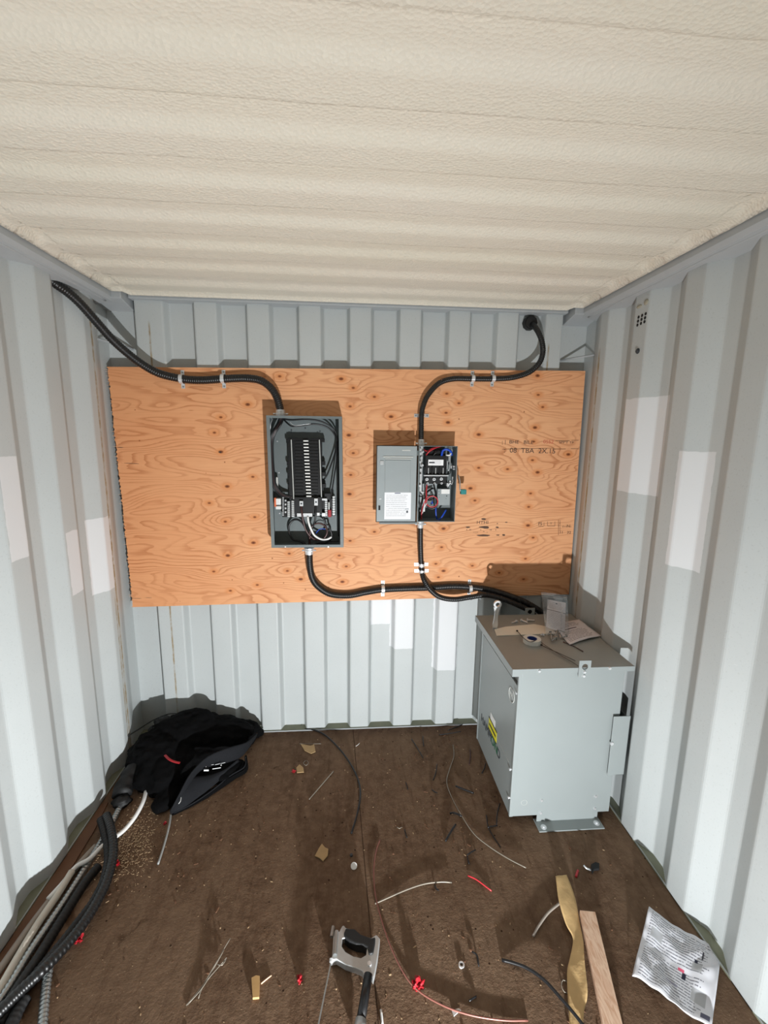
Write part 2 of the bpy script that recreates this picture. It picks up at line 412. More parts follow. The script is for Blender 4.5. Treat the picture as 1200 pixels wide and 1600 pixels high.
# floor: plywood deck between the sheets
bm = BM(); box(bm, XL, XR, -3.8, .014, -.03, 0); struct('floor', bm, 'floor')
bm = BM(); box(bm, XLO-.02, XRO+.02, .014, .07, -.03, .006); struct('baseboard_back', bm, 'floor_ledge')
bm = BM(); box(bm, XLO-.02, XL, -3.8, .014, -.03, .004); struct('baseboard_left', bm, 'floor_ledge')
bm = BM(); box(bm, XR, XRO+.02, -3.8, .014, -.03, .004); struct('baseboard_right', bm, 'floor_ledge')
# thin pale sealant lips along the floor edge
def lip(nm, a, b, seed):
    bm = BM(); a = Vector(a); b = Vector(b); n = 90; pts = []
    for i in range(n+1):
        p = a.lerp(b, i/n); p.z += .001+.0015*fn(i*.7, seed, 0); pts.append(p)
    tube(bm, pts, .0035, 6, raw=True); struct(nm, bm, 'grey_steel_trim')
lip('trim_1', (-1.04, .010, .002), (1.08, .010, .002), 1)
lip('trim_2', (XL-.004, -.14, .001), (XL-.004, -3.4, .001), 2)
lip('trim_3', (XR+.004, -.14, .001), (XR+.004, -3.4, .001), 3)
# top side rails: vertical inner face, sloping underside, wavy bead of sealant
for nm, s, xi, xo in (('trim_4', -1, -1.098, XLO-.02), ('trim_5', 1, 1.140, XRO+.02)):
    bm = BM()
    pr = [(xi, 2.36), (xi, 2.292), (xi+s*.012, 2.278), (xi+s*.035, 2.274), (xo, 2.262), (xo, 2.36)]
    A = [bm.verts.new((x, -.03, z)) for x, z in pr]; B = [bm.verts.new((x, -3.8, z)) for x, z in pr]
    for i in range(len(pr)): bm.faces.new((A[i], A[(i+1) % len(pr)], B[(i+1) % len(pr)], B[i]))
    bm.faces.new(A); bm.faces.new(B[::-1]); struct(nm, bm, 'grey_steel_trim')
    bm = BM(); pts = [Vector((xi+s*(.030+.006*fn(i*.19, s, 4)), -.06-i*.04, 2.276)) for i in range(90)]
    tube(bm, pts, .0055, 8, raw=True); struct('trim_6' if s < 0 else 'trim_7', bm, 'grey_steel_trim', smooth=True)
bm = BM(); box(bm, -1.05, 1.09, -.012, .07, 2.302, 2.36); struct('trim_8', bm, 'grey_steel_trim', bevel=.004)
# corner castings at the top of the back wall
for nm, x0, x1 in (('trim_9', XLO-.02, -1.055), ('trim_10', 1.098, XRO+.02)):
    bm = BM(); pr = [(-.065, 2.36), (-.065, 2.285), (.07, 2.258), (.07, 2.36)]
    A = [bm.verts.new((x0, y, z)) for y, z in pr]; B = [bm.verts.new((x1, y, z)) for y, z in pr]
    for i in range(4): bm.faces.new((A[i], A[(i+1) % 4], B[(i+1) % 4], B[i]))
    bm.faces.new(A); bm.faces.new(B[::-1]); struct(nm, bm, 'grey_steel_trim', bevel=.004)
# sprayed foam ceiling: transverse ribs, rolled edge, notches at the corners
def ceil_z(x, y):
    t = ((-y-.03+.035*math.sin(x*1.1)*.15) % .213)/.213     # 0..1 going towards the camera
    # dark step just before t~0, bright face around .5
    def ss(a, b, v): v = min(1, max(0, (v-a)/(b-a))); return v*v*(3-2*v)
    h = ss(.38, .62, t) - ss(.92, 1.0, t) if t < 1 else 0
    z = 2.338 + .017*(h-.5)
    z += .0022*fn(x*2.1, y*2.7, 0) + .0016*fn(x*6, y*6, 3) + .0010*fn(x*17, y*17, 5)
    return z
EX0, EX1, EY = -1.092, 1.134, -.020
def edge_y(x): return EY if -1.035 < x < 1.078 else -.072
bm = BM(); xs = []; nx, ny = 230, 400
def cfn(u, v):
    x = EX0+(EX1-EX0)*u
    ye = edge_y(x); t = (u-0)*1; y = ye+(-3.8-ye)*(v**1.35)
    d = min(x-EX0, EX1-x, ye-y); z = ceil_z(x, y); R = .028
    if d < R:
        k = 1-d/R; z = z-(z-2.312)*(k**2)
    return (x+.003*fn(y*9, 7, x)*(1 if (x-EX0 < .01 or EX1-x < .01) else 0), y, z)
grid(bm, cfn, nx, ny, uv=False)
# closing lip up to the roof
ring = [e for e in bm.edges if len(e.link_faces) == 1]
r = bmesh.ops.extrude_edge_only(bm, edges=ring)
for v in [g for g in r['geom'] if isinstance(g, bmesh.types.BMVert)]: v.co.z = 2.40
struct('ceiling', bm, 'foam', smooth=True)
bm = BM(); box(bm, XLO-.03, XRO+.03, -3.85, .09, 2.40, 2.42); struct('trim_11', bm, 'grey_steel_trim')

# lashing rods across the top corners
for (a, b, lb) in (((1.100, .060, 2.085), (1.229, -.045, 2.100), 'short grey steel lashing rod across the upper right back corner'),
                   ((-1.075, .060, 2.085), (-1.187, -.045, 2.110), 'short grey steel lashing rod across the upper left back corner, behind the black conduit')):
    bm = BM(); cyl(bm, a, b, .0055, 10); tag(build('lashing_rod', bm, 'grey_steel_trim', smooth=True), lb, 'lashing rod')
# vent holes and bits on the right wall
v0 = thing('wall_vent', (XR-.001, -.455, 2.13), 'small square vent of nine black holes high on the right wall', 'vent')
for i in range(3):
    for j in range(3):
        p = at(997.5+i*5.5+j*-.9, 495.5+j*6.2-i*2.6, 'X', XR-.0015); bm = BM(); cyl(bm, p, p+Vector((.002, 0, 0)), .0062, 10)
        build('vent_hole', bm, 'black_matte', v0)
for (px, py, r, m, nm, lb, c) in ((997, 548.5, .011, 'dark_ink', 'wall_bolt', 'small dark bolt head on the right wall below the vent holes', 'bolt'),):
    p = at(px, py, 'X', XR); bm = BM(); cyl(bm, p+Vector((.001, 0, 0)), p-Vector((.007, 0, 0)), r*.8, 6); cyl(bm, p+Vector((.001, 0, 0)), p-Vector((.003, 0, 0)), r, 14)
    tag(build(nm, bm, m), lb, c)
g = thing('sealant_drip', at(1005, 475, 'X', XR), 'two tan drips of sealant on the right wall above the vent holes', 'sealant')
for (px, py, w, h) in ((999, 479, .018, .007), (1010, 472, .014, .012)):
    p = at(px, py, 'X', XR); bm = BM()
    bmesh.ops.create_icosphere(bm, subdivisions=2, radius=1, matrix=Matrix.Translation(p) @ Matrix.Diagonal((.005, w, h, 1)))
    build('drip', bm, 'rust_patch', g, smooth=True)

# ------------------------------------------------------------------ plywood sheet
PT = -.015; PX0, PX1, PZ1, PZ0 = -1.1786, 1.2100, 2.0084, .7884
pc = Vector(((PX0+PX1)/2, 0, PZ1)); 
def rotp(x, z):  # the sheet hangs about 0.9 degrees out of level
    return (x - PT*(z-PZ1)*1.0 if False else x + PT*(z-PZ1), z - PT*(x-pc.x))
rnd = random.Random(3)
out = []
for i in range(121):                                 # ragged saw-cut left edge
    z = PZ0+(PZ1-PZ0)*i/120; out.append((PX0+(rnd.random()*.006 if 0 < i < 120 else 0)+(.003 if i % 2 else 0), z))
out += [(PX1, PZ1), (PX1, PZ0)]
pts = [Vector((rotp(x, z)[0], 0, rotp(x, z)[1])) for x, z in out]
bm = BM(); prism(bm, pts, (0, 1, 0), .019)
PLO = Vector(((PX0+PX1)/2, .009, PZ0))
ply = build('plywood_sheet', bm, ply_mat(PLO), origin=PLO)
tag(ply, 'large orange-brown plywood backboard with knots screwed to the back wall', 'plywood board')
ply_b = PLO
rnd = random.Random(5)
bm = BM()
for i in range(46):
    z = PZ0+(PZ1-PZ0)*rnd.random(); x, zz = rotp(PX0+.004, z); l = .004+.010*rnd.random()**2
    cyl(bm, (x+.004, -.001, zz), (x-l, -.002, zz+.003*(rnd.random()-.5)), .0012, 5, .0004)
tag(build('splinter_edge', bm, 'wood_strip', ply), kind='stuff')
# inked grade stamps
def smear(bm, px, py, w, h, ang=0):
    p = wy(px, py, -.0004); s = rnd.random()*9; pts = []
    for k in range(12):
        a = k*PI/6; r = 1+.45*fn(math.cos(a)*1.3+s, math.sin(a)*1.3, s); x = math.cos(a)*w*r; z = math.sin(a)*h*r
        pts.append(p+Vector((x*math.cos(ang)-z*math.sin(ang), 0, x*math.sin(ang)+z*math.cos(ang))))
    prism(bm, pts, (0, 1, 0), .0004)
def ptext(s, px, py, size, mat, sx=1): p = wy(px, py, -.0006); text('grade_stamp', s, size, mat, ply, p, PI/2, 0.012, 0, .0003, sx)
ptext('|  BHE   BILE', 811, 691, .026, 'stamp_dark', 1.15); ptext('0552', 857, 690.5, .026, 'red_ink', 1.1); ptext("SPP'T TP", 885, 691.5, .017, 'stamp_dark', 1.3)
ptext(':  08  TBA  2X.15', 828, 704.5, .036, 'stamp_dark', 1.1)
ptext('HTHI', 754, 816.5, .024, 'stamp_dark', 1.2); ptext('PS', 844, 818.5, .024, 'stamp_dark'); ptext('Y', 861, 818, .017, 'stamp_dark')
ptext('1  :  N', 881, 822, .022, 'stamp_ink', 1.3); ptext('11   32', 883, 832, .020, 'stamp_dark', 1.2); ptext("' '' .... ' - . ''  '", 752, 830, .026, 'stamp_dark', 1.3)
bm = BM()
for (px, py, w, h) in ((757, 824, .028, .006), (756, 811, .014, .005), (731, 824, .012, .004), (777, 824, .009, .004), (755, 836.5, .040, .005), (787, 836, .009, .005), (778, 836, .010, .003), (791, 816, .008, .0025), (777, 818, .004, .002)): bm = BM(); smear(bm, px, py, w, h, -.02); build('ink_smudge', bm, 'stamp_dark', ply)
bm = BM()
for (x0, y0, x1, y1) in ((785, 689, 785, 695), (785, 702, 866, 700), (868, 688.5, 890, 688.5), (893, 688, 904, 688), (867, 701.5, 884, 701.5), (892, 701, 904, 701), (855.5, 815, 855.5, 822), (855.5, 822, 867, 822), (867, 822, 867, 815), (872.5, 812, 872.5, 836), (875, 813, 875, 830), (841, 822, 849, 822.5), (850, 816, 850, 822), (878, 823, 893, 823)):
    bm = BM(); a, b = wy(x0, y0, -.0006), wy(x1, y1, -.0006); cyl(bm, a, b, .0011, 4); build('stamp_rule', bm, 'stamp_ink', ply)
bm = BM()                                            # dark splits and a knot hole
for (px, py, w, h) in ((344, 706.5, .008, .0035), (188, 699, .016, .0014), (205, 724, .036, .0012), (213, 935, .03, .001), (232, 934, .02, .0008)): bm = BM(); smear(bm, px, py, w, h, -.03); build('knot_hole', bm, 'black_ink', ply)

# ------------------------------------------------------------------ conduits on the backboard
def conduit(name, pts, r, label, mat='black_conduit', rib=.11, step=.0048, cat='conduit', n=12, loc=None):
    root = thing(name, loc or pts[0], label, cat); bm = BM(); tube(bm, pts, r, n, step, rib); build('jacket', bm, mat, root, smooth=True); return root
def fitting(root, p, d, r, name='connector'):
    p = Vector(p); d = Vector(d).normalized(); bm = BM()
    cyl(bm, p, p+d*.030, r*1.18, 14); cyl(bm, p+d*.005, p+d*.014, r*1.45, 8); cyl(bm, p-d*.006, p+d*.001, r*1.5, 14)
    s, t = basis(d)
    for q in (-1, 1): cyl(bm, p+d*.010+Vector((q*r*1.4, 0, 0)), p+d*.010+Vector((q*(r*1.4+.010), 0, 0)), .0045, 8)
    build(name, bm, 'steel_bright', root, smooth=False, bevel=.0006)
C1 = [(75, 434, -.345), (88, 444, -.325), (105, 456, -.29), (125, 474, -.25), (150, 502, -.20), (175, 530, -.15), (200, 552.5, -.10), (225, 571, -.06), (250, 584, -.036), (285, 592, -.022), (315, 594, -.022), (350, 592, -.022), (385, 591, -.026), (408, 595, -.034), (424, 607, -.043), (433, 622, -.05), (438, 640, -.055)]
c1 = conduit('flexible_conduit', [wy(a, b, c) for a, b, c in C1], .0185, 'thick black flexible conduit from the left wall over the plywood to the breaker panel top')
fitting(c1, wy(438.5, 650, -.055), (0, 0, 1), .019)
C2 = [(829, 507, .050), (834, 509, .010), (841, 519, -.025), (847, 535, -.035), (848, 552, -.034), (842, 568, -.03), (826, 582, -.022), (800, 590, -.018), (769, 592, -.017), (738, 592, -.017), (708, 592, -.018), (686, 599, -.024), (669, 617, -.032), (661, 635, -.04), (658.5, 650, -.045), (658, 686, -.055)]
c2 = conduit('flexible_conduit', [wy(a, b, c) for a, b, c in C2], .0135, 'black flexible conduit curving from the right wall grommet down to the safety switch top')
fitting(c2, wy(658, 696, -.055), (0, 0, 1), .0135)
gp = wy(826, 506, .062); bm = BM(); cyl(bm, gp, gp-Vector((0, .030, 0)), .036, 10); cyl(bm, gp-Vector((0, .030, 0)), gp-Vector((0, .036, 0)), .029, 10)
build('grommet', bm, 'black_rubber', c2, bevel=.002)
C3 = [(483.5, 860, -.055), (484, 882, -.050), (488, 903, -.040), (498, 917, -.030), (517, 928, -.022), (545, 930, -.019), (572, 925, -.019), (598, 921, -.019), (640, 919, -.019), (675, 918, -.019), (705, 916, -.019), (733, 917, -.020), (765, 922, -.028), (795, 931, -.040), (822, 942, -.050), (845, 957, -.055)]
p3 = [wy(a, b, c) for a, b, c in C3]; p3 += [p3[-1]+Vector((.035, .0, -.06)), p3[-1]+Vector((.045, 0, -.16))]
c3 = conduit('flexible_conduit', p3, .0175, 'thick black flexible conduit from the breaker panel bottom along the plywood edge to the transformer')
fitting(c3, wy(483, 857, -.055), (0, 0, -1), .0185)
C4 = [(657, 822, -.055), (657, 850, -.035), (658, 880, -.017), (659, 893, -.019), (663, 907, -.040), (673, 922, -.058), (688, 933, -.062), (710, 936.5, -.062), (735, 933, -.060), (760, 930, -.064), (785, 936, -.075), (812, 947, -.085), (832, 958, -.088)]
p4 = [wy(a, b, c) for a, b, c in C4]; p4 += [p4[-1]+Vector((.03, .0, -.06)), p4[-1]+Vector((.035, 0, -.16))]
c4 = conduit('flexible_conduit', p4, .0138, 'black flexible conduit dropping from the safety switch and looping over to the transformer')
fitting(c4, wy(657, 816, -.055), (0, 0, -1), .0135)

def strap(r, y0=0.0):
    root = thing('conduit_strap', (0, 0, 0), 'x', 'strap'); bm = BM(); w = .0085
    arc = [(-r-.024, -.001), (-r-.003, -.001)] + [(-math.cos(a)*(r+.0025), -(r+.002)-math.sin(a)*(r+.0015)) for a in [i*PI/10 for i in range(11)]] + [(r+.003, -.001), (r+.024, -.001)]
    V = []
    for (z, y) in arc:
        V.append([bm.verts.new((x, y-o, z)) for x in (-w, w) for o in (0, .002)])
    for i in range(len(V)-1):
        a, b = V[i], V[i+1]
        for q in ((0, 1), (1, 3), (3, 2), (2, 0)): bm.faces.new((a[q[0]], a[q[1]], b[q[1]], b[q[0]]))
    bm.faces.new((V[0][0], V[0][1], V[0][3], V[0][2])); bm.faces.new((V[-1][0], V[-1][2], V[-1][3], V[-1][1]))
    build('band', bm, 'steel_bright', root)
    for s in (-1, 1):
        bm = BM(); cyl(bm, (0, -.002, s*(r+.015)), (0, -.0055, s*(r+.015)), .0052, 10, .003); build('screw', bm, 'galvanised', root, smooth=False)
    return root
S = [(286, 593, 0, .019, 'galvanised strap nearest the left wall on the upper left conduit'),
     (350, 592.5, 0, .019, 'galvanised strap nearer the breaker panel on the upper left conduit'),
     (737.5, 592, 0, .0142, 'galvanised strap over the upper right conduit, the one further from the wall grommet'),
     (769, 592, 0, .0142, 'galvanised strap over the upper right conduit, the one nearer the wall grommet'),
     (658.5, 649.5, 1, .0142, 'galvanised strap around the vertical conduit above the safety switch'),
     (658, 881.5, 1, .0142, 'upper of the paired galvanised straps on the conduit below the safety switch'),
     (658.5, 891.5, 1, .0142, 'lower of the paired galvanised straps on the conduit below the safety switch'),
     (598, 919, 0, .019, 'shiny strap over the lower conduit between breaker panel and safety switch'),
     (733, 917, 0, .019, 'shiny strap where the lower conduits leave toward the transformer')]
first = {}
for (px, py, rot, r, lb) in S:
    if r not in first: first[r] = strap(r); o = first[r]
    else: o = copy_tree(first[r])
    p = wy(px, py, 0); o.location = (p.x, -.0005, p.z); o.rotation_euler = (0, rot*PI/2, 0)
    tag(o, lb, 'conduit strap', 'galvanised straps holding the black conduits to the plywood')

# ------------------------------------------------------------------ breaker panel
BX0, BX1, BZ0, BZ1, BD = -.408, -.047, 1.118, 1.770, -.110
bp = thing('breaker_panel', ((BX0+BX1)/2, 0, BZ0), 'open dark grey breaker panel with black busbar and loose wires on the plywood', 'electrical panel')
bm = BM(); t = .003
def sh(z): return -.006*(z-BZ0)/(BZ1-BZ0)+.003      # the panel hangs a touch out of plumb
box(bm, BX0, BX1, -.004, -.0006, BZ0, BZ1); box(bm, BX0, BX0+t, BD, -.0006, BZ0, BZ1); box(bm, BX1-t, BX1, BD, -.0006, BZ0, BZ1); box(bm, BX0, BX1, BD, -.0006, BZ0, BZ0+t); box(bm, BX0, BX1, BD, -.0006, BZ1-t, BZ1)
fl_ = .016
box(bm, BX0, BX0+fl_, BD-.002, BD, BZ0, BZ1); box(bm, BX1-fl_, BX1, BD-.002, BD, BZ0, BZ1); box(bm, BX0+fl_, BX1-fl_, BD-.002, BD, BZ0, BZ0+.014); box(bm, BX0+fl_, BX1-fl_, BD-.002, BD, BZ1-.012, BZ1)
for v in bm.verts: v.co.x += sh(v.co.z)
build('enclosure', bm, 'panel_grey', bp)
def rect(bm, x0, y0, x1, y1, yn, yf):               # box seen at the given picture rectangle, front at yn, back at yf
    a, b = wy(x0, y1, yn), wy(x1, y0, yn); box(bm, a.x, b.x, yn, yf, a.z, b.z)
bm = BM(); rect(bm, 452, 685, 502.5, 782, -.050, -.004)
for (px, py) in ((450, 689), (451, 724), (452, 742), (452.5, 759), (504, 688), (505, 724), (506, 741), (506, 759)):
    rect(bm, px-3, py-3, px+3, py+3, -.046, -.02)
for k in range(18): rect(bm, 461, 688.5+k*5.1, 474, 692.2+k*5.1, -.054, -.05); rect(bm, 483, 688.5+k*5.1, 497, 692.2+k*5.1, -.054, -.05)
build('busbar_base', bm, 'black_plastic', bp, bevel=.001)
for k in range(18):
    bm = BM(); x = 474+k*.28; y = 689+k*5.1; rect(bm, x, y-.9, x+7.5, y+.9, -.066, -.05); build('breaker_tab', bm, 'wire_white', bp)
for (x0, x1) in ((455, 459), (499, 502.5)):
    bm = BM(); a = wy(x0, 687, -.064); b = wy(x1, 780, -.064); cyl(bm, a, b, .0026, 6); build('bus_rail', bm, 'pale_ink', bp)
bm = BM(); rect(bm, 460, 777, 503, 803, -.070, -.004); rect(bm, 441, 782, 447, 808, -.055, -.01); rect(bm, 447, 782, 462, 808, -.045, -.01); rect(bm, 503, 779, 524, 806, -.045, -.01)
rect(bm, 507, 771, 517, 781, -.05, -.02)
build('main_lug_block', bm, 'black_plastic', bp, bevel=.0015)
for (x0, y0, x1, y1) in ((468, 783, 473.5, 791), (491, 779, 496.5, 790)):
    bm = BM(); rect(bm, x0, y0, x1, y1, -.085, -.07); lg = build('lug', bm, 'steel_bright', bp, bevel=.001)
    bm = BM(); c = wy((x0+x1)/2, (y0+y1)/2, -.0855); cyl(bm, c, c+Vector((0, .004, 0)), .005, 8); build('lug_screw', bm, 'dark_ink', lg)
for (x0, y0, x1, y1) in ((449.5, 783, 452.5, 808), (456, 782, 459.5, 808), (508, 780, 511, 806), (520, 775, 523, 805)):
    bm = BM(); rect(bm, x0, y0, x1, y1, -.058, -.045)
    for k in range(8): rect(bm, x0-.4, y0+k*(y1-y0)/8+.6, x1+.4, y0+(k+.55)*(y1-y0)/8+.6, -.062, -.058)
    build('neutral_bar', bm, 'aluminium', bp)
for q in [(441.2, 777+k*2.3, 443.4, 778.2+k*2.3) for k in range(13)]+[(445, 781+k*6, 447.3, 783.5+k*6) for k in range(4)]:
    bm = BM(); rect(bm, *q, -.060, -.05); build('terminal_screw', bm, 'steel_bright', bp)
for q in ((464, 802, 488, 807.5, -.076, -.06), (495, 801, 499.5, 806, -.076, -.06), (503, 801.5, 508.5, 807, -.076, -.06), (502, 779, 511, 782, -.066, -.05)):
    bm = BM(); rect(bm, *q); build('ground_bar', bm, 'steel_bright', bp, bevel=.001)
bm = BM(); rect(bm, 513, 785, 515, 800, -.07, -.05); build('tie_strap', bm, 'pale_ink', bp)
bm = BM(); rect(bm, 512.5, 797, 517.5, 808, -.075, -.045); build('red_cap', bm, 'red_plastic', bp, bevel=.002)
bm = BM(); rect(bm, 431, 779, 438.5, 789, -.06, -.02); rect(bm, 430.5, 791, 439, 796, -.06, -.02); build('white_wire_label', bm, 'wire_white', bp, bevel=.003)
bm = BM(); rect(bm, 428.6, 778, 431, 792, -.061, -.03); build('orange_wire_label', bm, 'orange_plastic', bp, bevel=.001)
bm = BM(); rect(bm, 432, 746, 434, 765, -.045, -.03); build('wiring_diagram_edge', bm, 'pale_ink', bp)
def wires(root, lst, name='wire', n=7, step=.008):
    for (mat, r, pts) in lst:
        bm = BM(); tube(bm, [wy(*p) for p in pts], r, n, step); build(name, bm, mat, root, smooth=True)
bl = []
for k, m in enumerate(('wire_black', 'wire_black', 'wire_black', 'wire_brown', 'wire_black', 'wire_black')):
    d = k*1.5
    bl.append((m, .0042, [(437+d*.8, 652, -.055), (433+d*.9, 662, -.06-.003*k), (425+d*.8, 676, -.065), (422.5+d*.55, 690, -.06), (423+d*.5, 715, -.055), (424+d*.6, 738, -.055), (426+d*.7, 757, -.055), (432+d, 769, -.05), (441+d*.9, 776-d*.3, -.05), (452+d, 777, -.05)]))
wires(bp, bl)
wires(bp, [('wire_black', .0042, [(441, 654, -.055), (455, 656, -.07), (480, 655, -.075), (500, 658, -.07), (516, 666, -.06), (525, 676, -.05), (528, 692, -.045), (528.5, 730, -.04), (529, 800, -.04), (529, 838, -.03)]),
           ('wire_black', .0042, [(443, 655, -.055), (450, 662, -.07), (457, 666, -.075), (472, 665, -.07), (490, 662.5, -.07), (508, 666, -.06), (520, 675, -.05), (526, 688, -.045), (524, 705, -.045), (517, 727, -.045), (511, 742, -.045), (507, 748, -.045)]),
           ('wire_black', .0036, [(526, 690, -.05), (525.5, 720, -.05), (522, 745, -.05), (519, 765, -.05), (516, 780, -.05)]),
           ('steel_bright', .0015, [(426, 654, -.08), (423, 662, -.085), (422.5, 671, -.08)]),
           ('steel_bright', .0012, [(452, 658, -.08), (458, 664, -.083), (466, 664.5, -.083), (486, 662, -.08)]),
           ('wire_brown', .005, [(470.5, 791, -.08), (472, 803, -.083), (474, 815, -.08), (478, 828, -.075), (485, 838, -.07), (495, 844, -.068), (505, 842, -.066), (511, 833, -.066), (509, 823, -.066), (500, 818, -.068), (490, 820, -.07), (485, 829, -.07), (484, 842, -.062), (484, 856, -.055)]),
           ('wire_black', .005, [(493.5, 790, -.08), (493, 803, -.083), (492, 814, -.078), (489, 822, -.07), (486, 832, -.062), (484, 845, -.058), (483, 857, -.055)]),
           ('wire_white', .0055, [(481, 807, -.078), (482, 815, -.08), (484, 822, -.08), (487, 829, -.078), (491, 836, -.076), (498, 841, -.074), (506, 843.5, -.074), (513, 842, -.072), (518, 839, -.07)]),
           ('wire_black', .0055, [(484, 856, -.05), (470, 846, -.04), (458, 843, -.035), (452, 832, -.03), (452, 820, -.03), (459, 812, -.03), (468, 813, -.035), (476, 822, -.04), (482, 838, -.045), (485, 857, -.05)]),
           ('wire_black', .0048, [(504, 806, -.06), (507, 814, -.058), (509, 820, -.055), (514, 820, -.055), (515, 826, -.055), (518, 833, -.053), (517, 842, -.05), (509, 848, -.05), (496, 849, -.05), (484, 855, -.05)]),
           ('wire_blue', .0022, [(494, 833, -.07), (498, 828, -.072), (503, 826, -.072), (508, 827, -.07)]),
           ('wire_black', .003, [(529, 846, -.06), (515, 846, -.06), (500, 851, -.06), (488, 855, -.055)])])
for (px, py) in ((433.5, 689.5), (436, 738.5), (437, 802), (455, 675), (500, 674), (455.5, 672), (477, 669)):
    bm = BM(); c = wy(px, py, -.004); cyl(bm, c, c-Vector((0, .003, 0)), .0038, 8); build('screw', bm, 'steel_bright' if px < 440 else 'dark_ink', bp)
for (px, py) in ((446, 854.3), (513, 854.3)):
    c = wy(px, py, BD-.002); bm = BM(); cyl(bm, c, c-Vector((0, .003, 0)), .004, 8); build('screw', bm, 'steel_bright', bp)

# ------------------------------------------------------------------ safety switch with open door
SX0, SX1, SZ0, SZ1 = .3290, .5255, 1.249, 1.634
sw = thing('safety_switch', ((SX0+SX1)/2, 0, SZ0), 'small grey safety switch with its door swung open beside it on the plywood', 'electrical switch box')
bm = BM(); box(bm, SX0, SX1, -.004, -.0006, SZ0, SZ1); box(bm, SX0, SX0+t, BD, -.0006, SZ0, SZ1); box(bm, SX1-t, SX1, BD, -.0006, SZ0, SZ1); box(bm, SX0, SX1, BD, -.0006, SZ0, SZ0+t); box(bm, SX0, SX1, BD, -.0006, SZ1-t, SZ1)
box(bm, SX0, SX0+.006, BD-.002, BD, SZ0, SZ1)
build('enclosure', bm, 'panel_grey', sw)
DX0, DX1 = .1200, .3235
bm = BM(); box(bm, DX0, DX1, BD-.002, BD+.001, SZ0, SZ1)
for (a, b, c, d) in ((DX0, DX0+.003, SZ0, SZ1), (DX1-.003, DX1, SZ0, SZ1), (DX0, DX1, SZ0, SZ0+.003), (DX0, DX1, SZ1-.003, SZ1)): box(bm, a, b, BD-.002, BD+.020, c, d)
dr = build('door', bm, 'switch_grey', sw)
bm = BM(); rect(bm, 593, 816, 652, 819, BD-.004, BD+.018); build('door_lip', bm, 'panel_grey', dr)
bm = BM(); a, b = wy(601, 770, BD-.002), wy(642, 719, BD-.002); box(bm, a.x, b.x, BD-.005, BD-.002, a.z, b.z); build('raised_panel', bm, 'switch_grey', dr, bevel=.002)
bm = BM(); rect(bm, 599, 713.5, 645.5, 714.7, BD-.006, BD-.002); rect(bm, 602, 716.6, 643, 717.4, BD-.006, BD-.002); build('raised_rib', bm, 'pale_ink', dr)
lines = print_mat('switch_label_print', (240, 242, 246), [(12, .06, .95, .10, .93)], [(.38, .60, .955, .985, (70, 76, 110)), (.83, .90, .24, .33, (80, 84, 90)), (.78, .92, .36, .42, (190, 194, 200))], (120, 124, 132), .55)
la, lb_ = wy(600.3, 811.5, BD-.006), wy(642.5, 769.5, BD-.006)
bm = BM(); grid(bm, lambda u, v: (la.x+(lb_.x-la.x)*u, BD-.006, la.z+(lb_.z-la.z)*v), 4, 4); tag(build('warning_label', bm, lines, dr, solid=.0006), 'white printed label')
bm = BM(); rect(bm, 628.5, 703, 641.5, 704.4, BD-.003, BD-.0015); build('small_marking', bm, 'pale_ink', dr)
bm = BM(); rect(bm, 592.5, 778.5, 596, 780.5, BD-.004, BD-.002); rect(bm, 594, 720, 599.5, 726, BD-.006, BD-.002); build('door_clip', bm, 'aluminium', dr, bevel=.001)
bm = BM(); rect(bm, 591.3, 790, 594.3, 797, BD-.004, BD-.0015); build('latch_slot', bm, 'black_matte', dr)
for py in (708, 795):
    bm = BM(); c = wy(652.5, py, BD); cyl(bm, c-Vector((0, 0, .012)), c+Vector((0, 0, .012)), .004, 8); build('hinge', bm, 'panel_grey', dr)
# interior
bm = BM(); rect(bm, 655, 697, 661, 768, -.05, -.004); rect(bm, 656, 768, 665, 800, -.035, -.004); build('mounting_rail', bm, 'aluminium', sw, bevel=.001)
for k, (px, py, s) in enumerate(((656, 703, 3), (656.5, 709, 3.2), (658.5, 715, 2.5), (656, 722, 2.2), (660, 727, 2.4), (657.5, 734, 2.6), (656, 759, 2.4), (657, 742, 2), (661, 706, 2))):
    bm = BM(); c = wy(px, py, -.06); cyl(bm, c+Vector((0, .012, 0)), c-Vector((0, .006, 0)), s*.0026, 7); build('terminal_screw', bm, 'steel_bright', sw)
bm = BM(); rect(bm, 664, 712, 698, 743, -.075, -.004); rect(bm, 663, 743, 699, 756, -.055, -.004); rect(bm, 665, 704, 696, 712, -.060, -.004)
for x in (665, 675.5, 687, 697): rect(bm, x-1, 730, x+1, 743, -.085, -.06)
fb = build('fuse_block', bm, 'black_plastic', sw, bevel=.001)
for x in (669.5, 680.8, 692.5):
    bm = BM(); rect(bm, x-.7, 731, x+.7, 740, -.082, -.07); build('fuse_blade', bm, 'aluminium', fb)
fm = print_mat('fuse_label_print', (244, 244, 246), [(5, .25, .92, .2, .9)], [(.05, .42, .38, .62, (50, 50, 56))], (130, 130, 138), .6)
la2, lb2 = wy(669, 727.2, -.077), wy(693, 718.4, -.077)
bm = BM(); grid(bm, lambda u, v: (la2.x+(lb2.x-la2.x)*u, -.077, la2.z+(lb2.z-la2.z)*v), 3, 3); tag(build('white_label', bm, fm, fb, solid=.0006), 'small white printed label')
bm = BM(); rect(bm, 662.5, 742.5, 701, 744, -.092, -.075); build('crossbar', bm, 'steel_bright', sw)
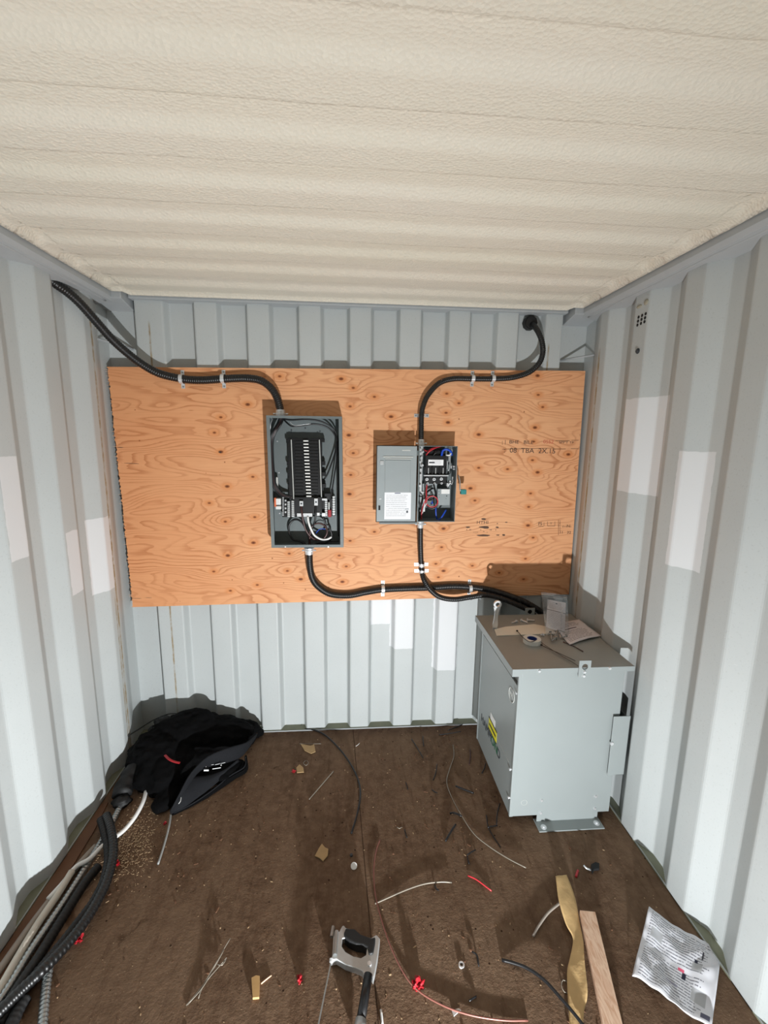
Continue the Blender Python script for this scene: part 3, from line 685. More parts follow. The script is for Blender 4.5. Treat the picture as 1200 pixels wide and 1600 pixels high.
for (px, py) in ((667, 749), (678.3, 749), (689.5, 748.5), (668, 755), (679, 755.5), (690, 755)):
    bm = BM(); c = wy(px, py, -.065); cyl(bm, c+Vector((0, .015, 0)), c-Vector((0, .004, 0)), .0085 if py < 752 else .006, 10); lg = build('lug', bm, 'steel_bright', sw, bevel=.001)
    bm = BM(); c = wy(px, py, -.0695); cyl(bm, c, c+Vector((0, .003, 0)), .003, 6); build('lug_screw', bm, 'dark_ink', lg)
bm = BM(); rect(bm, 683, 764, 703.5, 789.5, -.060, -.004); build('cover_plate', bm, 'switch_grey', sw, bevel=.001)
bm = BM(); a, b = wy(689.5, 771.6, -.062), wy(702.7, 764.5, -.062); box(bm, a.x, b.x, -.0625, -.060, a.z, b.z); tag(build('cover_label', bm, 'wire_white', sw), 'small white label')
for (px, py, w) in ((686, 768, .002), (686, 773, .002), (686.5, 777, .0015), (698, 775, .003), (697, 779, .0015)):
    bm = BM(); c = wy(px, py, -.0605); cyl(bm, c, c+Vector((0, .002, 0)), w, 8); build('plate_hole', bm, 'black_matte', sw)
bm = BM(); rect(bm, 660, 756, 683, 772, -.03, -.004); build('back_plate', bm, 'switch_grey', sw)
bm = BM(); rect(bm, 698, 720, 699.5, 733, -.08, -.05); rect(bm, 700.5, 712, 704, 722, -.05, -.02); rect(bm, 704, 728, 706, 732, -.07, -.03); rect(bm, 708, 728, 710.5, 730.5, -.08, -.05); rect(bm, 708, 732, 710.5, 734, -.08, -.05)
bm.free()
for q in ((698, 720, 699.5, 733, -.08, -.05), (700.5, 712, 704, 722, -.05, -.02), (704, 728, 706, 732, -.07, -.03), (708, 728, 710.5, 730.5, -.08, -.05), (708, 732, 710.5, 734, -.08, -.05), (706.5, 745, 708, 751, -.08, -.06), (698, 755, 701, 760, -.08, -.05), (702, 751, 705, 755, -.08, -.05)):
    bm = BM(); rect(bm, *q); build('switch_linkage', bm, 'steel_bright', sw, bevel=.0006)
wires(sw, [('steel_bright', .0025, [(702, 712, -.07), (703, 722, -.07), (702, 732, -.07), (700, 736, -.07)]),
           ('steel_bright', .002, [(699, 762, -.08), (703, 755, -.085), (706, 757, -.085), (708, 750, -.085)])], 'spring')
wires(sw, [('wire_red', .0034, [(690, 697, -.06), (680, 700, -.085), (670, 706, -.09), (666, 711, -.08)]),
           ('wire_red', .0034, [(684, 698, -.05), (674, 701, -.07), (667, 705, -.075), (662, 702, -.06)]),
           ('wire_black', .0038, [(686, 702, -.07), (681, 707, -.08), (676, 713, -.07)]),
           ('wire_blue', .0058, [(690, 712, -.07), (692, 704, -.085), (698, 702, -.09), (704, 705, -.085), (706, 711, -.07)]),
           ('wire_white', .004, [(697, 711, -.08), (703, 711, -.085), (706, 703, -.07), (699, 698, -.06)]),
           ('wire_red', .0036, [(667, 757, -.07), (666, 768, -.08), (666, 778, -.085), (662, 788, -.08), (659, 800, -.06), (658, 814, -.055)]),
           ('wire_red', .0032, [(665, 790, -.085), (668, 779, -.092), (675, 775, -.094), (682, 778, -.094), (684, 785, -.094), (680, 791, -.094), (673, 792, -.092), (667, 788, -.09), (665, 782, -.085)]),
           ('wire_white', .0022, [(667, 786, -.094), (663, 793, -.09), (660, 802, -.07)]),
           ('wire_black', .0045, [(678, 757, -.07), (680, 768, -.075), (683, 780, -.085), (683, 790, -.08), (676, 795, -.075), (668, 792, -.07), (665, 780, -.07), (668, 768, -.06), (676, 763, -.05)]),
           ('wire_black', .0035, [(654.5, 775, -.06), (660, 777, -.06), (660, 786, -.06), (656, 796, -.05)]),
           ('wire_black', .004, [(669, 782, -.088), (674, 778, -.088), (678, 784, -.088), (673, 788, -.088)]),
           ('wire_blue', .0036, [(681, 790, -.07), (681, 800, -.07), (682, 808, -.065), (684, 813, -.06)]),
           ('wire_blue', .0044, [(684, 814, -.07), (690, 808, -.08), (695, 800, -.075), (697, 797, -.07)]),
           ('wire_blue', .0028, [(673, 785, -.09), (676, 787, -.092), (675, 782, -.09)])])
# handle on the right flank
hb = BM(); a = wy(714, 770, -.06); b = wy(718, 728, -.06); box(hb, SX1, SX1+.006, -.09, -.03, a.z, b.z); build('handle_bracket', hb, 'aluminium', sw, bevel=.001)
hb = BM(); tube(hb, [wy(716, 742, -.075), wy(718.5, 752, -.085), wy(718.5, 764, -.09), wy(720, 768, -.09)], .006, 8, flat=.5); hd = build('handle', hb, 'aluminium', sw, smooth=True)
hb = BM(); a, b = wy(719, 772, -.09), wy(728, 764.5, -.09); box(hb, a.x, b.x, -.105, -.08, a.z, b.z); tag(build('handle_grip', hb, 'teal_plastic', hd, bevel=.002), 'teal plastic grip')

# ------------------------------------------------------------------ transformer
TX0, TX1, TY0, TY1, TZ0, TZ1 = .690, 1.146, -.670, -.150, .036, .722
tr = thing('transformer', (.92, -.41, 0), 'floor-standing light grey steel transformer cabinet in the right back corner', 'transformer')
bm = BM(); box(bm, TX0+.012, TX1, TY0, TY1, TZ0, TZ1); build('cabinet', bm, 'transformer_grey', tr, bevel=.002)
bm = BM(); box(bm, TX0, TX0+.010, TY0+.004, TY1-.004, TZ0-.0003, .655); build('side_cover', bm, 'transformer_grey', tr, bevel=.002)
for (y0, y1) in ((TY0-.0008, TY0+.012), (TY1-.014, TY1)):
    bm = BM(); box(bm, TX0-.002, TX0+.0135, y0, y1, TZ0-.0005, .7075); build('corner_post', bm, 'transformer_grey', tr, bevel=.001)
bm = BM(); box(bm, .658, 1.183, -.6725, -.120, .7285, .741)
lid = build('lid', bm, 'transformer_lid', tr)
bm = BM(); box(bm, .6565, .6600, -.6735, -.119, .708, .7415); build('lid_flange', bm, 'transformer_grey', lid)
bm = BM(); box(bm, .6565, .7000, -.6760, -.6730, .709, .7415); box(bm, .7000, 1.184, -.6760, -.6730, .7200, .7415); build('lid_flange', bm, 'transformer_grey', lid)
for (y0, y1) in ((-.722, -.655), (-.165, -.11)):
    bm = BM(); box(bm, .806, 1.100, y0, y1, 0, .005); box(bm, .814, 1.094, (-.6703 if y0 < -.5 else -.150), (-.667 if y0 < -.5 else -.145), .003, .040)
    ft = build('mounting_foot', bm, 'galvanised' if y0 > -.5 else 'transformer_grey', tr, bevel=.001)
for (px, py) in ((849.5, 1292.5), (932, 1286)):
    c = fl(px, py, .005); bm = BM(); cyl(bm, c, c+Vector((0, 0, .002)), .013, 14); cyl(bm, c+Vector((0, 0, .002)), c+Vector((0, 0, .008)), .007, 6); build('foot_bolt', bm, 'steel_bright', tr)
bm = BM(); c = wy(819, 1254, TY0-.0005)
for k in range(20): a = k*PI/10; b = (k+1)*PI/10; cyl(bm, c+Vector((math.cos(a)*.013, 0, math.sin(a)*.013)), c+Vector((math.cos(b)*.013, 0, math.sin(b)*.013)), .0007, 4)
build('knockout', bm, 'pale_ink', tr)
for (px, py) in ((842.5, 1048.5), (952.5, 1044), (913, 1050), (912, 1056), (846, 1250), (930, 1244), (844.5, 1269.5), (929, 1263)):
    yy = -.682 if abs(px-912.5) < 2 else (-.676 if py < 1060 else TY0); c = wy(px, py, yy); bm = BM(); cyl(bm, c+Vector((0, .001, 0)), c-Vector((0, .005, 0)), .0068, 8, .0055); build('screw', bm, 'steel_bright', tr)
for (px, py) in ((808, 1083), (797.5, 1202), (795.5, 1246)):
    c = at(px, py, 'X', TX0); bm = BM(); cyl(bm, c, c-Vector((.006, 0, 0)), .006, 8); build('screw', bm, 'steel_bright', tr)
def lug_plate(cx, y, z0, h, w, nm='lifting_eye'):
    bm = BM(); o = [Vector((cx+dx, y, z)) for dx, z in ((-w, z0), (w, z0), (w, z0+h), (-w, z0+h))]; c = Vector((cx, y, z0+h*.62)); 
    hole = [c+Vector((math.cos(a)*.013, 0, math.sin(a)*.013)) for a in [k*PI/8 for k in range(16)]]
    prism(bm, o, (0, -1, 0), .004, [hole]); build(nm, bm, 'transformer_grey', tr)
lug_plate(.962, -.6775, .703, .073, .0255); lug_plate(.955, -.118, .72, .058, .026)
bm = BM(); cyl(bm, wy(903, 1055, -.6765), wy(904, 1046, -.6765), .0008, 5); build('seam_mark', bm, 'dark_ink', tr)
# wiring bracket on the right flank
bm = BM(); box(bm, 1.110, 1.186, -.684, -.681, .232, .516); box(bm, 1.183, 1.186, -.684, -.560, .232, .500); box(bm, 1.147, 1.186, -.684, -.56, .232, .235)
sb = build('side_bracket', bm, 'transformer_grey', tr, bevel=.001)
bm = BM(); c = wy(955.5, 1161.5, -.684); cyl(bm, c, c-Vector((0, .004, 0)), .008, 8); build('bracket_screw', bm, 'steel_bright', sb)
bm = BM(); box(bm, TX1, 1.182, -.62, -.5, .50, .575); build('side_opening', bm, 'black_matte', tr)
# marks on the left flank
def side(px, py, off=.0008): return at(px, py, 'X', TX0-off)
bm = BM(); c = side(799.5, 1086)
for R in (.031,):
    for k in range(24): a = k*PI/12; b = (k+1)*PI/12; cyl(bm, c+Vector((0, math.cos(a)*R, math.sin(a)*R)), c+Vector((0, math.cos(b)*R, math.sin(b)*R)), .0015, 4)
mkx = build('round_approval_mark', bm, 'pale_ink', tr)
text('mark_letters', 'UL', .032, 'pale_ink', tr, c, PI/2, 0, -PI/2, .0004)
def quad(nm, cs, mat, par=None, off=.0008, th=.0005):
    bm = BM(); prism(bm, [side(x, y, off) for x, y in cs], (-1, 0, 0), th); return build(nm, bm, mat, par or tr)
yc = side(769.5, 1139); 
def qb(nm, y0, y1, z0, z1, mat, off=.0008, par=None):
    bm = BM(); box(bm, TX0-off-.0006, TX0-off, y0, y1, z0, z1); return build(nm, bm, mat, par or tr)
yl = qb('warning_label', -.455, -.335, .232, .290, 'yellow_label'); qb('label_bar', -.445, -.345, .255, .266, 'black_ink', .0018, yl); qb('label_edge', -.458, -.332, .228, .235, 'black_ink', .0012, yl); qb('label_edge', -.458, -.332, .287, .293, 'black_ink', .0012, yl)
qb('white_label', -.425, -.355, .295, .330, 'wire_white')
text('maker_logo', 'HAMM', .060, 'dark_ink', tr, Vector((TX0-.0012, -.300, .205)), PI/2, 0, -PI/2, .0004, 1.0)
text('maker_logo_green', 'ON', .060, 'green_ink', tr, Vector((TX0-.0012, -.430, .205)), PI/2, 0, -PI/2, .0004, 1.0)
text('maker_logo', 'D', .060, 'dark_ink', tr, Vector((TX0-.0012, -.495, .205)), PI/2, 0, -PI/2, .0004, 1.0)
bm = BM(); box(bm, TX0-.0012, TX0-.0006, -.62, -.45, .268, .270); build('scratch', bm, 'pale_ink', tr)

# ------------------------------------------------------------------ things on the transformer lid
LZ = .7415
w = thing('wrench', fl(773, 983, LZ), 'chrome combination wrench standing upright on the transformer lid', 'wrench')
b0 = fl(773, 982, LZ); top = b0+Vector((.006, .0, .125))
bm = BM(); pr = []
for (t_, hw) in ((0, .0115), (.2, .0125), (.35, .010), (.5, .0085), (.68, .009), (.8, .013), (.9, .017)):
    p = b0.lerp(top, t_); pr.append((p, hw))
for i in range(len(pr)-1):
    (p, a), (q, b) = pr[i], pr[i+1]
    v = [bm.verts.new(p+Vector((s*a, y, 0))) for s in (-1, 1) for y in (-.0035, .0035)]+[bm.verts.new(q+Vector((s*b, y, 0))) for s in (-1, 1) for y in (-.0035, .0035)]
    for f in ((0, 2, 6, 4), (1, 5, 7, 3), (0, 4, 5, 1), (2, 3, 7, 6)): bm.faces.new([v[k] for k in f])
    if i == 0: bm.faces.new([v[k] for k in (0, 1, 3, 2)])
build('shaft', bm, 'steel_bright', w)
hc = top+Vector((.001, 0, .002)); Vx = Vector((1, 0, 0)); Vz = Vector((0, 0, 1))
bm = BM(); ring = [hc+Vx*math.cos(a)*.0195+Vz*math.sin(a)*.0195+Vector((0, -.006, 0)) for a in [k*PI/10 for k in range(20)]]
hl = [hc+Vx*math.cos(a)*.0105+Vz*math.sin(a)*.0105+Vector((0, -.006, 0)) for a in [k*PI/6 for k in range(12)]]
prism(bm, ring, (0, 1, 0), .012, [hl]); build('ring_head', bm, 'steel_bright', w, bevel=.001)
bm = BM(); prism(bm, [fl(x, y, LZ) for x, y in ((772.5, 984), (790, 980), (835, 976), (851, 979), (866, 985), (868, 990.5), (840, 991.5), (776, 994))], (0, 0, 1), .0035)
tag(build('card_tag', bm, 'card_white', None, bevel=.001), 'cream cardboard tag lying at the foot of the wrench on the transformer lid', 'tag')
# tape roll
c = fl(831, 1004, LZ); tp = thing('tape_roll', c, 'roll of white electrical tape with a blue core lying on the transformer lid', 'tape roll')
def annulus(bm, c, r0, r1, h, n=32):
    o = [c+Vector((math.cos(k*2*PI/n)*r1, math.sin(k*2*PI/n)*r1, 0)) for k in range(n)]; i = [c+Vector((math.cos(k*2*PI/n)*r0, math.sin(k*2*PI/n)*r0, 0)) for k in range(n)]
    prism(bm, o, (0, 0, 1), h, [i])
bm = BM(); annulus(bm, c, .0225, .040, .022); build('tape', bm, 'tape_white', tp, bevel=.0008)
bm = BM(); annulus(bm, c, .0185, .0224, .021); build('core', bm, 'tape_core_blue', tp)
# manual sheet
sm = print_mat('manual_print', (226, 222, 226), [(9, .08, .92, .08, .55), (5, .1, .9, .7, .93)], [(.05, .62, .60, .635, (60, 46, 52))], (70, 64, 74), .9)
q = [fl(868, 975, LZ+.004), fl(905, 967.5, LZ+.002), fl(940, 993.5, LZ+.004), fl(891, 1007.5, LZ+.002)]
q = [fl(880, 995, LZ+.003), fl(893, 1007.5, LZ+.002), fl(939, 994, LZ+.004), fl(905, 968, LZ+.004), fl(866, 975, LZ+.003)]
A_, B_, C_, D_ = fl(890, 1008, LZ+.003), fl(939, 994, LZ+.005), fl(905, 968, LZ+.004), fl(862, 976, LZ+.003)
bm = BM(); grid(bm, lambda u, v: A_.lerp(B_, u).lerp(D_.lerp(C_, u), v)+Vector((0, 0, .006*math.sin(u*PI)*(1-v)+.004*fn(u*3, v*3, 2)+.002)), 16, 16)
tag(build('instruction_leaflet', bm, sm, None, smooth=True, solid=.0006), 'small printed instruction leaflet on the transformer lid beside the plastic bag', 'leaflet')
# parts bag
bg = thing('parts_bag', fl(865, 995, LZ), 'clear zip bag of screws with a printed card standing on the transformer lid', 'plastic bag')
yt, yb = -.195, -.365
T0, T1, B0_, B1_ = wy(845.5, 925, yt), wy(886, 930, yt), wy(853, 992, yb-.005), wy(890, 1003, yb-.05)
def bagf(side_):
    def f(u, v):
        p = B0_.lerp(B1_, u).lerp(T0.lerp(T1, u), v); bulge = math.sin(u*PI)*(.016*(1-v)**1.5+.004)*side_
        q = p+Vector((.0, bulge+.002*fn(u*4, v*5, side_), .0)); q.z = max(q.z, LZ+.002); return q
    return f
bm = BM(); grid(bm, bagf(1), 16, 24); grid(bm, bagf(-1), 16, 24); build('film', bm, 'film', bg, smooth=True)
bm = BM(); tube(bm, [T0.lerp(B0_, .06), T1.lerp(B1_, .06)], .0014, 6); tube(bm, [T0.lerp(B0_, .11), T1.lerp(B1_, .11)], .001, 6); build('zip_seal', bm, 'pale_ink', bg)
cm = print_mat('card_print', (232, 228, 232), [(18, .08, .94, .06, .60), (6, .10, .9, .70, .95)], [(.0, 1, .625, .645, (90, 78, 84)), (.45, .54, .88, .925, (40, 38, 44)), (.6, 1, .03, .05, (90, 84, 92))], (74, 68, 78), .6)
ym = -.358
c0, c1_, c2_, c3_ = wy(853.3, 980, -.345), wy(882.5, 990, -.365), wy(884.2, 942, -.235), wy(855.5, 936.5, -.220)
bm = BM(); grid(bm, lambda u, v: c0.lerp(c1_, u).lerp(c3_.lerp(c2_, u), v)+Vector((0, .0, 0)), 6, 8); tag(build('printed_card', bm, cm, bg, solid=.0006), 'white printed card inside the bag')
rnd = random.Random(8)
for k in range(9):
    c = fl(860+rnd.random()*24, 989+rnd.random()*10, LZ+.014); a = rnd.random()*PI; d = Vector((math.cos(a), math.sin(a), .5*rnd.random()))*.014
    bm = BM(); cyl(bm, c-d, c+d, .0032, 8); cyl(bm, c+d, c+d*1.25, .0062, 6); build('bag_screw', bm, 'galvanised', bg)
# cable ties
for (pts, lb) in (([(808, 986, .012), (812, 990, .012), (816, 995, .026), (828, 1003, .026), (840, 1000, .02), (850, 1007, .006), (870, 1020, .006), (890, 1032, .006), (905, 1041.5, .007)], 'long black cable tie from the card tag over the tape roll to the lid edge'),
                  ([(846, 1008, .008), (856, 1013, .009), (872, 1020, .010), (885, 1026, .008), (899, 1032.5, .005)], 'shorter black cable tie beside the long one on the transformer lid')):
    bm = BM(); tube(bm, [fl(x, y, LZ+h) for x, y, h in pts], .0022, 6, .01, flat=.5)
    p = fl(pts[0][0], pts[0][1], LZ+pts[0][2]); box(bm, p.x-.004, p.x+.004, p.y-.003, p.y+.003, p.z-.002, p.z+.004)
    tag(build('cable_tie', bm, 'black_plastic'), lb, 'cable tie', 'black cable ties on the transformer lid')
bm = BM(); tube(bm, [fl(880, 1003, LZ+.003), fl(895, 1009, LZ+.003), fl(911, 1018, LZ+.003)], .0022, 6)
tag(build('brown_tie', bm, 'wire_brown'), 'short thin brown wire tie in front of the leaflet on the lid', 'wire tie')
for (px, py, an, lb) in ((803, 972, .5, 'small loose bolt on the lid, nearest the wrench'), (820, 971, 2.2, 'small loose bolt lying between the wrench bolt and the bag on the lid'), (830, 969, 2.9, 'small loose bolt on the lid, nearest the back lifting eye'), (846, 992, .2, 'shiny nut in front of the parts bag on the transformer lid')):
    c = fl(px, py, LZ+.006); d = Vector((math.cos(an), math.sin(an), 0))*(.016 if py < 980 else .005)
    bm = BM(); cyl(bm, c-d, c+d, .004, 8); cyl(bm, c+d, c+d+d.normalized()*.006, .0085, 6)
    tag(build('bolt', bm, 'steel_bright'), lb, 'bolt', 'loose bolts on the transformer lid')

# ------------------------------------------------------------------ cables along the left wall
def floor_path(pts, r): return [fl(p[0], p[1], (p[2] if len(p) > 2 else 0)+r) for p in pts]
def single(name, pts, r, mat, label, cat, rib=0, step=.01, n=8, group=None, flat=1.0, zoff=0):
    lf = 1 if r > .0075 else .32          # thin wires hug the floor
    bm = BM(); tube(bm, floor_path([(p[0], p[1], (p[2] if len(p) > 2 else 0)*lf+zoff) for p in pts], r), r, n, step, rib, flat=flat); return tag(build(name, bm, mat, smooth=True), label, cat, group)
single('plastic_pipe', [(150, 1322), (120, 1355), (90, 1392), (55, 1437), (25, 1479), (-12, 1532)], .012, 'pvc_grey', 'long grey-brown cable nearest the left wall in the bundle', 'cable')
single('white_cable', [(229, 1232, .02), (224, 1252, .02), (212, 1275, .01), (196, 1295, .004), (180, 1308, .016), (160, 1322, .03), (140, 1342, .026), (118, 1355, .022), (98, 1380, .018), (75, 1405, .016)], .0085, 'wire_white', 'white cable curving out from under the black bag across the left bundle', 'cable')
single('metal_conduit', [(190, 1255, .0), (176, 1284), (160, 1312), (146, 1335), (122, 1374), (100, 1408), (72, 1450), (45, 1490), (15, 1540), (-12, 1580)], .0125, 'galvanised', 'ribbed silver metal conduit running from the black bag along the left wall', 'conduit', rib=.20, step=.006)
single('white_pipe', [(112, 1362, .018), (90, 1398, .018), (60, 1442, .01), (30, 1492, .006), (0, 1545, .004), (-20, 1580, .004)], .0125, 'pvc_white', 'cream plastic cable lying beside the silver conduit at the left', 'cable')
single('rubber_conduit', [(154, 1354, .006), (134, 1378, .004), (112, 1412), (86, 1454), (60, 1496), (32, 1538), (5, 1580), (-20, 1615)], .0165, 'black_rubber', 'straight thick black conduit with a cut end in the left bundle', 'conduit', rib=.08, step=.0065)
single('rubber_conduit', [(166, 1274, .035), (173, 1295, .04), (177, 1330, .035), (169, 1370, .03), (152, 1408, .028), (128, 1446, .03), (97, 1484, .034), (62, 1520, .038), (28, 1552, .03), (-10, 1590, .02)], .0165, 'black_conduit', 'ribbed black flexible conduit arching over the left bundle', 'conduit', rib=.13, step=.0065, n=12)
single('rubber_conduit', [(157, 1280, .03), (163, 1300, .03), (169, 1335, .022), (163, 1372, .014), (146, 1408, .01), (118, 1446, .006), (88, 1484, .004), (55, 1524, .002), (20, 1570, .002), (0, 1600)], .0150, 'black_rubber', 'dull black flexible conduit under the arching one in the left bundle', 'conduit', rib=.10, step=.0065)
single('metal_conduit', [(76, 1512, .004), (72, 1540), (69, 1570), (66, 1604), (64, 1640)], .0125, 'galvanised', 'short ribbed grey metal conduit under the black conduit at the lower left', 'conduit', rib=.22, step=.006)
single('rubber_conduit', [(40, 1560, .0), (28, 1580), (14, 1610), (0, 1650)], .018, 'black_rubber', 'black conduit end in the bottom left corner beside the metal conduit', 'conduit', rib=.08, step=.0065)
# rusty timber strip against the left wall
bm = BM(); rnd = random.Random(2)
pts_o = [(XL+.006, -.42), (XL+.035, -.45)]
prism(bm, [Vector((x, y, 0)) for x, y in ((XL+.004, -.46), (XL+.03, -.45), (XL+.05, -.60), (XL+.058, -.9), (XL+.062, -1.3), (XL+.004, -1.34))], (0, 0, 1), .006)
tag(build('wood_batten', bm, 'wood_dark'), 'thin dark weathered wood batten on the floor against the left wall', 'wood strip')
# sawdust patch near the bag (uncountable) and the specks over the floor
rnd = random.Random(11); bm = BM()
for i in range(760):
    a, b = rnd.gauss(0, 1), rnd.gauss(0, 1); px = 205+a*22+b*10; py = 1315-a*22+b*20; p = fl(px, py, .001)
    if p.x < XL+.05: continue
    an = rnd.random()*PI; l = .001+.005*rnd.random()**2; d = Vector((math.cos(an), math.sin(an), 0))*l; e = Vector((-d.y, d.x, 0)).normalized()*.0006
    v = [bm.verts.new(p+x) for x in (-d-e, d-e, d+e, -d+e)]; u = [bm.verts.new(x.co+Vector((0, 0, .0015))) for x in v]
    bm.faces.new(u)
    for k in range(4): bm.faces.new((v[k], v[(k+1) % 4], u[(k+1) % 4], u[k]))
tag(build('sawdust', bm, 'sawdust'), 'patch of pale sawdust and shavings on the floor in front of the black bag', 'sawdust', kind='stuff')
def crumbs(name, n, seed, mat, lo_, hi_, label, cat):
    rnd = random.Random(seed); bm = BM(); k = 0
    while k < n:
        x = XL+.08+rnd.random()*2.2; y = -1.36+rnd.random()*1.33
        if .64 < x < 1.2 and y > -.74: continue
        if x < -.55 and y > -.45: continue
        s = lo_+(hi_-lo_)*rnd.random()**3; p = Vector((x, y, s*.3)); mt = Matrix.Translation(p) @ Matrix.Rotation(rnd.random()*6, 4, 'Z') @ Matrix.Diagonal((s*(1+2.4*rnd.random()**2), s, s*.45, 1))
        bmesh.ops.create_icosphere(bm, subdivisions=1, radius=1, matrix=mt); k += 1
    tag(build(name, bm, mat), label, cat, kind='stuff')
crumbs('pale_crumbs', 520, 21, 'sawdust', .0007, .003, 'fine pale crumbs and chips strewn all over the brown floor', 'debris')
crumbs('dark_crumbs', 330, 22, 'wood_dark', .001, .0055, 'fine dark crumbs and dirt strewn all over the brown floor', 'debris')

# ------------------------------------------------------------------ black tool bag / jacket heap
jb = fl(300, 1200, 0)
jk = thing('tool_bag', (jb.x, jb.y, 0), 'slumped black fabric tool bag with charcoal rims in the left back corner', 'bag')
def lump(bm, c, s, rz=0, ry=0, sub=4, amp=.10, fr=7, seed=0, crease=.0):
    c = Vector(c); mt = Matrix.Rotation(rz, 3, 'Z') @ Matrix.Rotation(ry, 3, 'Y'); b2 = bmesh.new(); bmesh.ops.create_icosphere(b2, subdivisions=sub, radius=1)
    for v in b2.verts:
        n0 = v.co.copy(); k = 1+amp*fn(n0.x*2+seed, n0.y*2, n0.z*2)+amp*.6*(1-abs(fn(n0.x*4+seed, n0.y*4+3, n0.z*3))*2.2)
        k += crease*(1-abs(math.sin(n0.x*5+n0.y*4+seed+2*fn(n0.x*2, n0.y*2, seed))))
        p = mt @ Vector((n0.x*s[0]*k, n0.y*s[1]*k, n0.z*s[2]*k)); q = c+p; q.z = max(q.z, .002+.004*abs(n0.z)); v.co = q
    me = bpy.data.meshes.new('l'); b2.to_mesh(me); b2.free(); bm.from_mesh(me); bpy.data.meshes.remove(me)
bm = BM()
lump(bm, (-.86, -.12, .085), (.20, .12, .125), .1, .05, amp=.12, seed=1, crease=.05)
lump(bm, (-.97, -.22, .07), (.14, .13, .105), .5, 0, amp=.16, seed=2, crease=.07)
lump(bm, (-.73, -.115, .07), (.19, .11, .095), .15, .08, amp=.12, seed=4, crease=.05)
lump(bm, (-.62, -.035, .055), (.12, .05, .055), .1, .2, amp=.10, seed=5, crease=.04)
lump(bm, (-.88, -.30, .055), (.11, .15, .075), -.2, 0, amp=.14, seed=6, crease=.06)
lump(bm, (-.78, -.22, .04), (.16, .12, .055), .5, 0, amp=.14, seed=8, crease=.05)
for (px, py, sx, sy, sz, rz, sd) in ((352, 1203, .095, .060, .030, .6, 14), (248, 1200, .085, .15, .065, -.2, 15), (262, 1240, .045, .085, .032, -.2, 16), (305, 1222, .09, .07, .018, .6, 17), (382, 1156, .055, .045, .05, .5, 18)):
    p_ = fl(px, py, .03); lump(bm, (p_.x, p_.y, sz*.7), (sx, sy, sz), rz, 0, amp=.12, seed=sd, crease=.05)
ob = build('bag_body', bm, 'jacket_black', jk, smooth=True)
m = ob.modifiers.new('r', 'REMESH'); m.mode = 'VOXEL'; m.voxel_size = .007; m.use_smooth_shade = True
tx = bpy.data.textures.new('folds', 'CLOUDS'); tx.noise_scale = .07; tx.noise_depth = 2
m = ob.modifiers.new('d', 'DISPLACE'); m.texture = tx; m.strength = .022; m.mid_level = .5
# sleeve-like nylon strap with creases, lying left of the body
bm = BM(); sp = [Vector(p) for p in ((-.99, -.16, .12), (-1.04, -.25, .085), (-1.065, -.33, .06), (-1.07, -.40, .045), (-1.06, -.445, .04))]
PP = smooth_path(sp, .008); 
tube(bm, PP, .046, 20, raw=True, taper=lambda t_: 1-.12*t_, flat=.72)
for v in bm.verts:
    v.co += Vector((fn(v.co.x*14, v.co.y*22, v.co.z*14), fn(v.co.y*16, v.co.x*14, 3), fn(v.co.z*12, v.co.y*26, 7)))*.011; v.co.z = max(v.co.z, .003)
build('side_pocket', bm, 'jacket_nylon', jk, smooth=True)
bm = BM(); lump(bm, (-.985, -.115, .135), (.062, .05, .05), .6, .4, sub=4, amp=.3, seed=9, crease=.14); build('crumpled_flap', bm, 'jacket_nylon', jk, smooth=True)
bm = BM(); lump(bm, (-1.05, -.465, .022), (.035, .03, .022), 0, 0, sub=3, amp=.3, seed=12); build('strap_end', bm, 'jacket_nylon', jk, smooth=True)
# charcoal rims of the open mouth
def leaf(bm, top, bot, n=26, m=8, bulge=.02):
    a = smooth_path(top, .012); b = smooth_path(bot, .012)
    def smp(P, t_): 
        f = t_*(len(P)-1); i = min(int(f), len(P)-2); return P[i].lerp(P[i+1], f-i)
    def f(u, v):
        p = smp(a, u).lerp(smp(b, u), v); return p+Vector((0, -.7, .7))*bulge*math.sin(v*PI)*math.sin(u*PI)+Vector((0, 0, .003*fn(u*7, v*3, 1)))
    grid(bm, f, n, m)
def bpz(px, py, z): return fl(px, py, z)
up_top = [bpz(402, 1146, .085), bpz(385, 1160, .13), bpz(355, 1169, .16), bpz(325, 1182, .165), bpz(300, 1206, .15), bpz(283, 1235, .11), bpz(265, 1268, .03)]
up_bot = [bpz(400, 1152, .07), bpz(378, 1181, .07), bpz(356, 1191, .09), bpz(330, 1197, .10), bpz(310, 1206, .11), bpz(288, 1238, .085), bpz(267, 1270, .02)]
bm = BM(); leaf(bm, up_top, up_bot, bulge=.012); build('upper_rim', bm, 'jacket_charcoal', jk, smooth=True, solid=.005)
lo_top = [bpz(372, 1186, .055), bpz(350, 1203, .055), bpz(325, 1212, .06), bpz(300, 1216, .08), bpz(284, 1235, .08), bpz(267, 1268, .03)]
lo_bot = [bpz(374, 1190, .04), bpz(350, 1213, .03), bpz(328, 1232, .022), bpz(305, 1250, .015), bpz(288, 1262, .012), bpz(266, 1272, .008)]
bm = BM(); leaf(bm, lo_top, lo_bot, bulge=.012); build('lower_rim', bm, 'jacket_charcoal', jk, smooth=True, solid=.005)
bm = BM(); leaf(bm, [bpz(384, 1180, .05), bpz(383, 1200, .035), bpz(365, 1211, .03), bpz(335, 1230, .02), bpz(300, 1254, .012), bpz(270, 1271, .006)], [bpz(385, 1182, .03), bpz(386, 1204, .012), bpz(368, 1216, .004), bpz(338, 1237, .004), bpz(302, 1259, .004), bpz(268, 1274, .004)], bulge=.004)
build('bottom_edge', bm, 'jacket_black', jk, smooth=True, solid=.006)
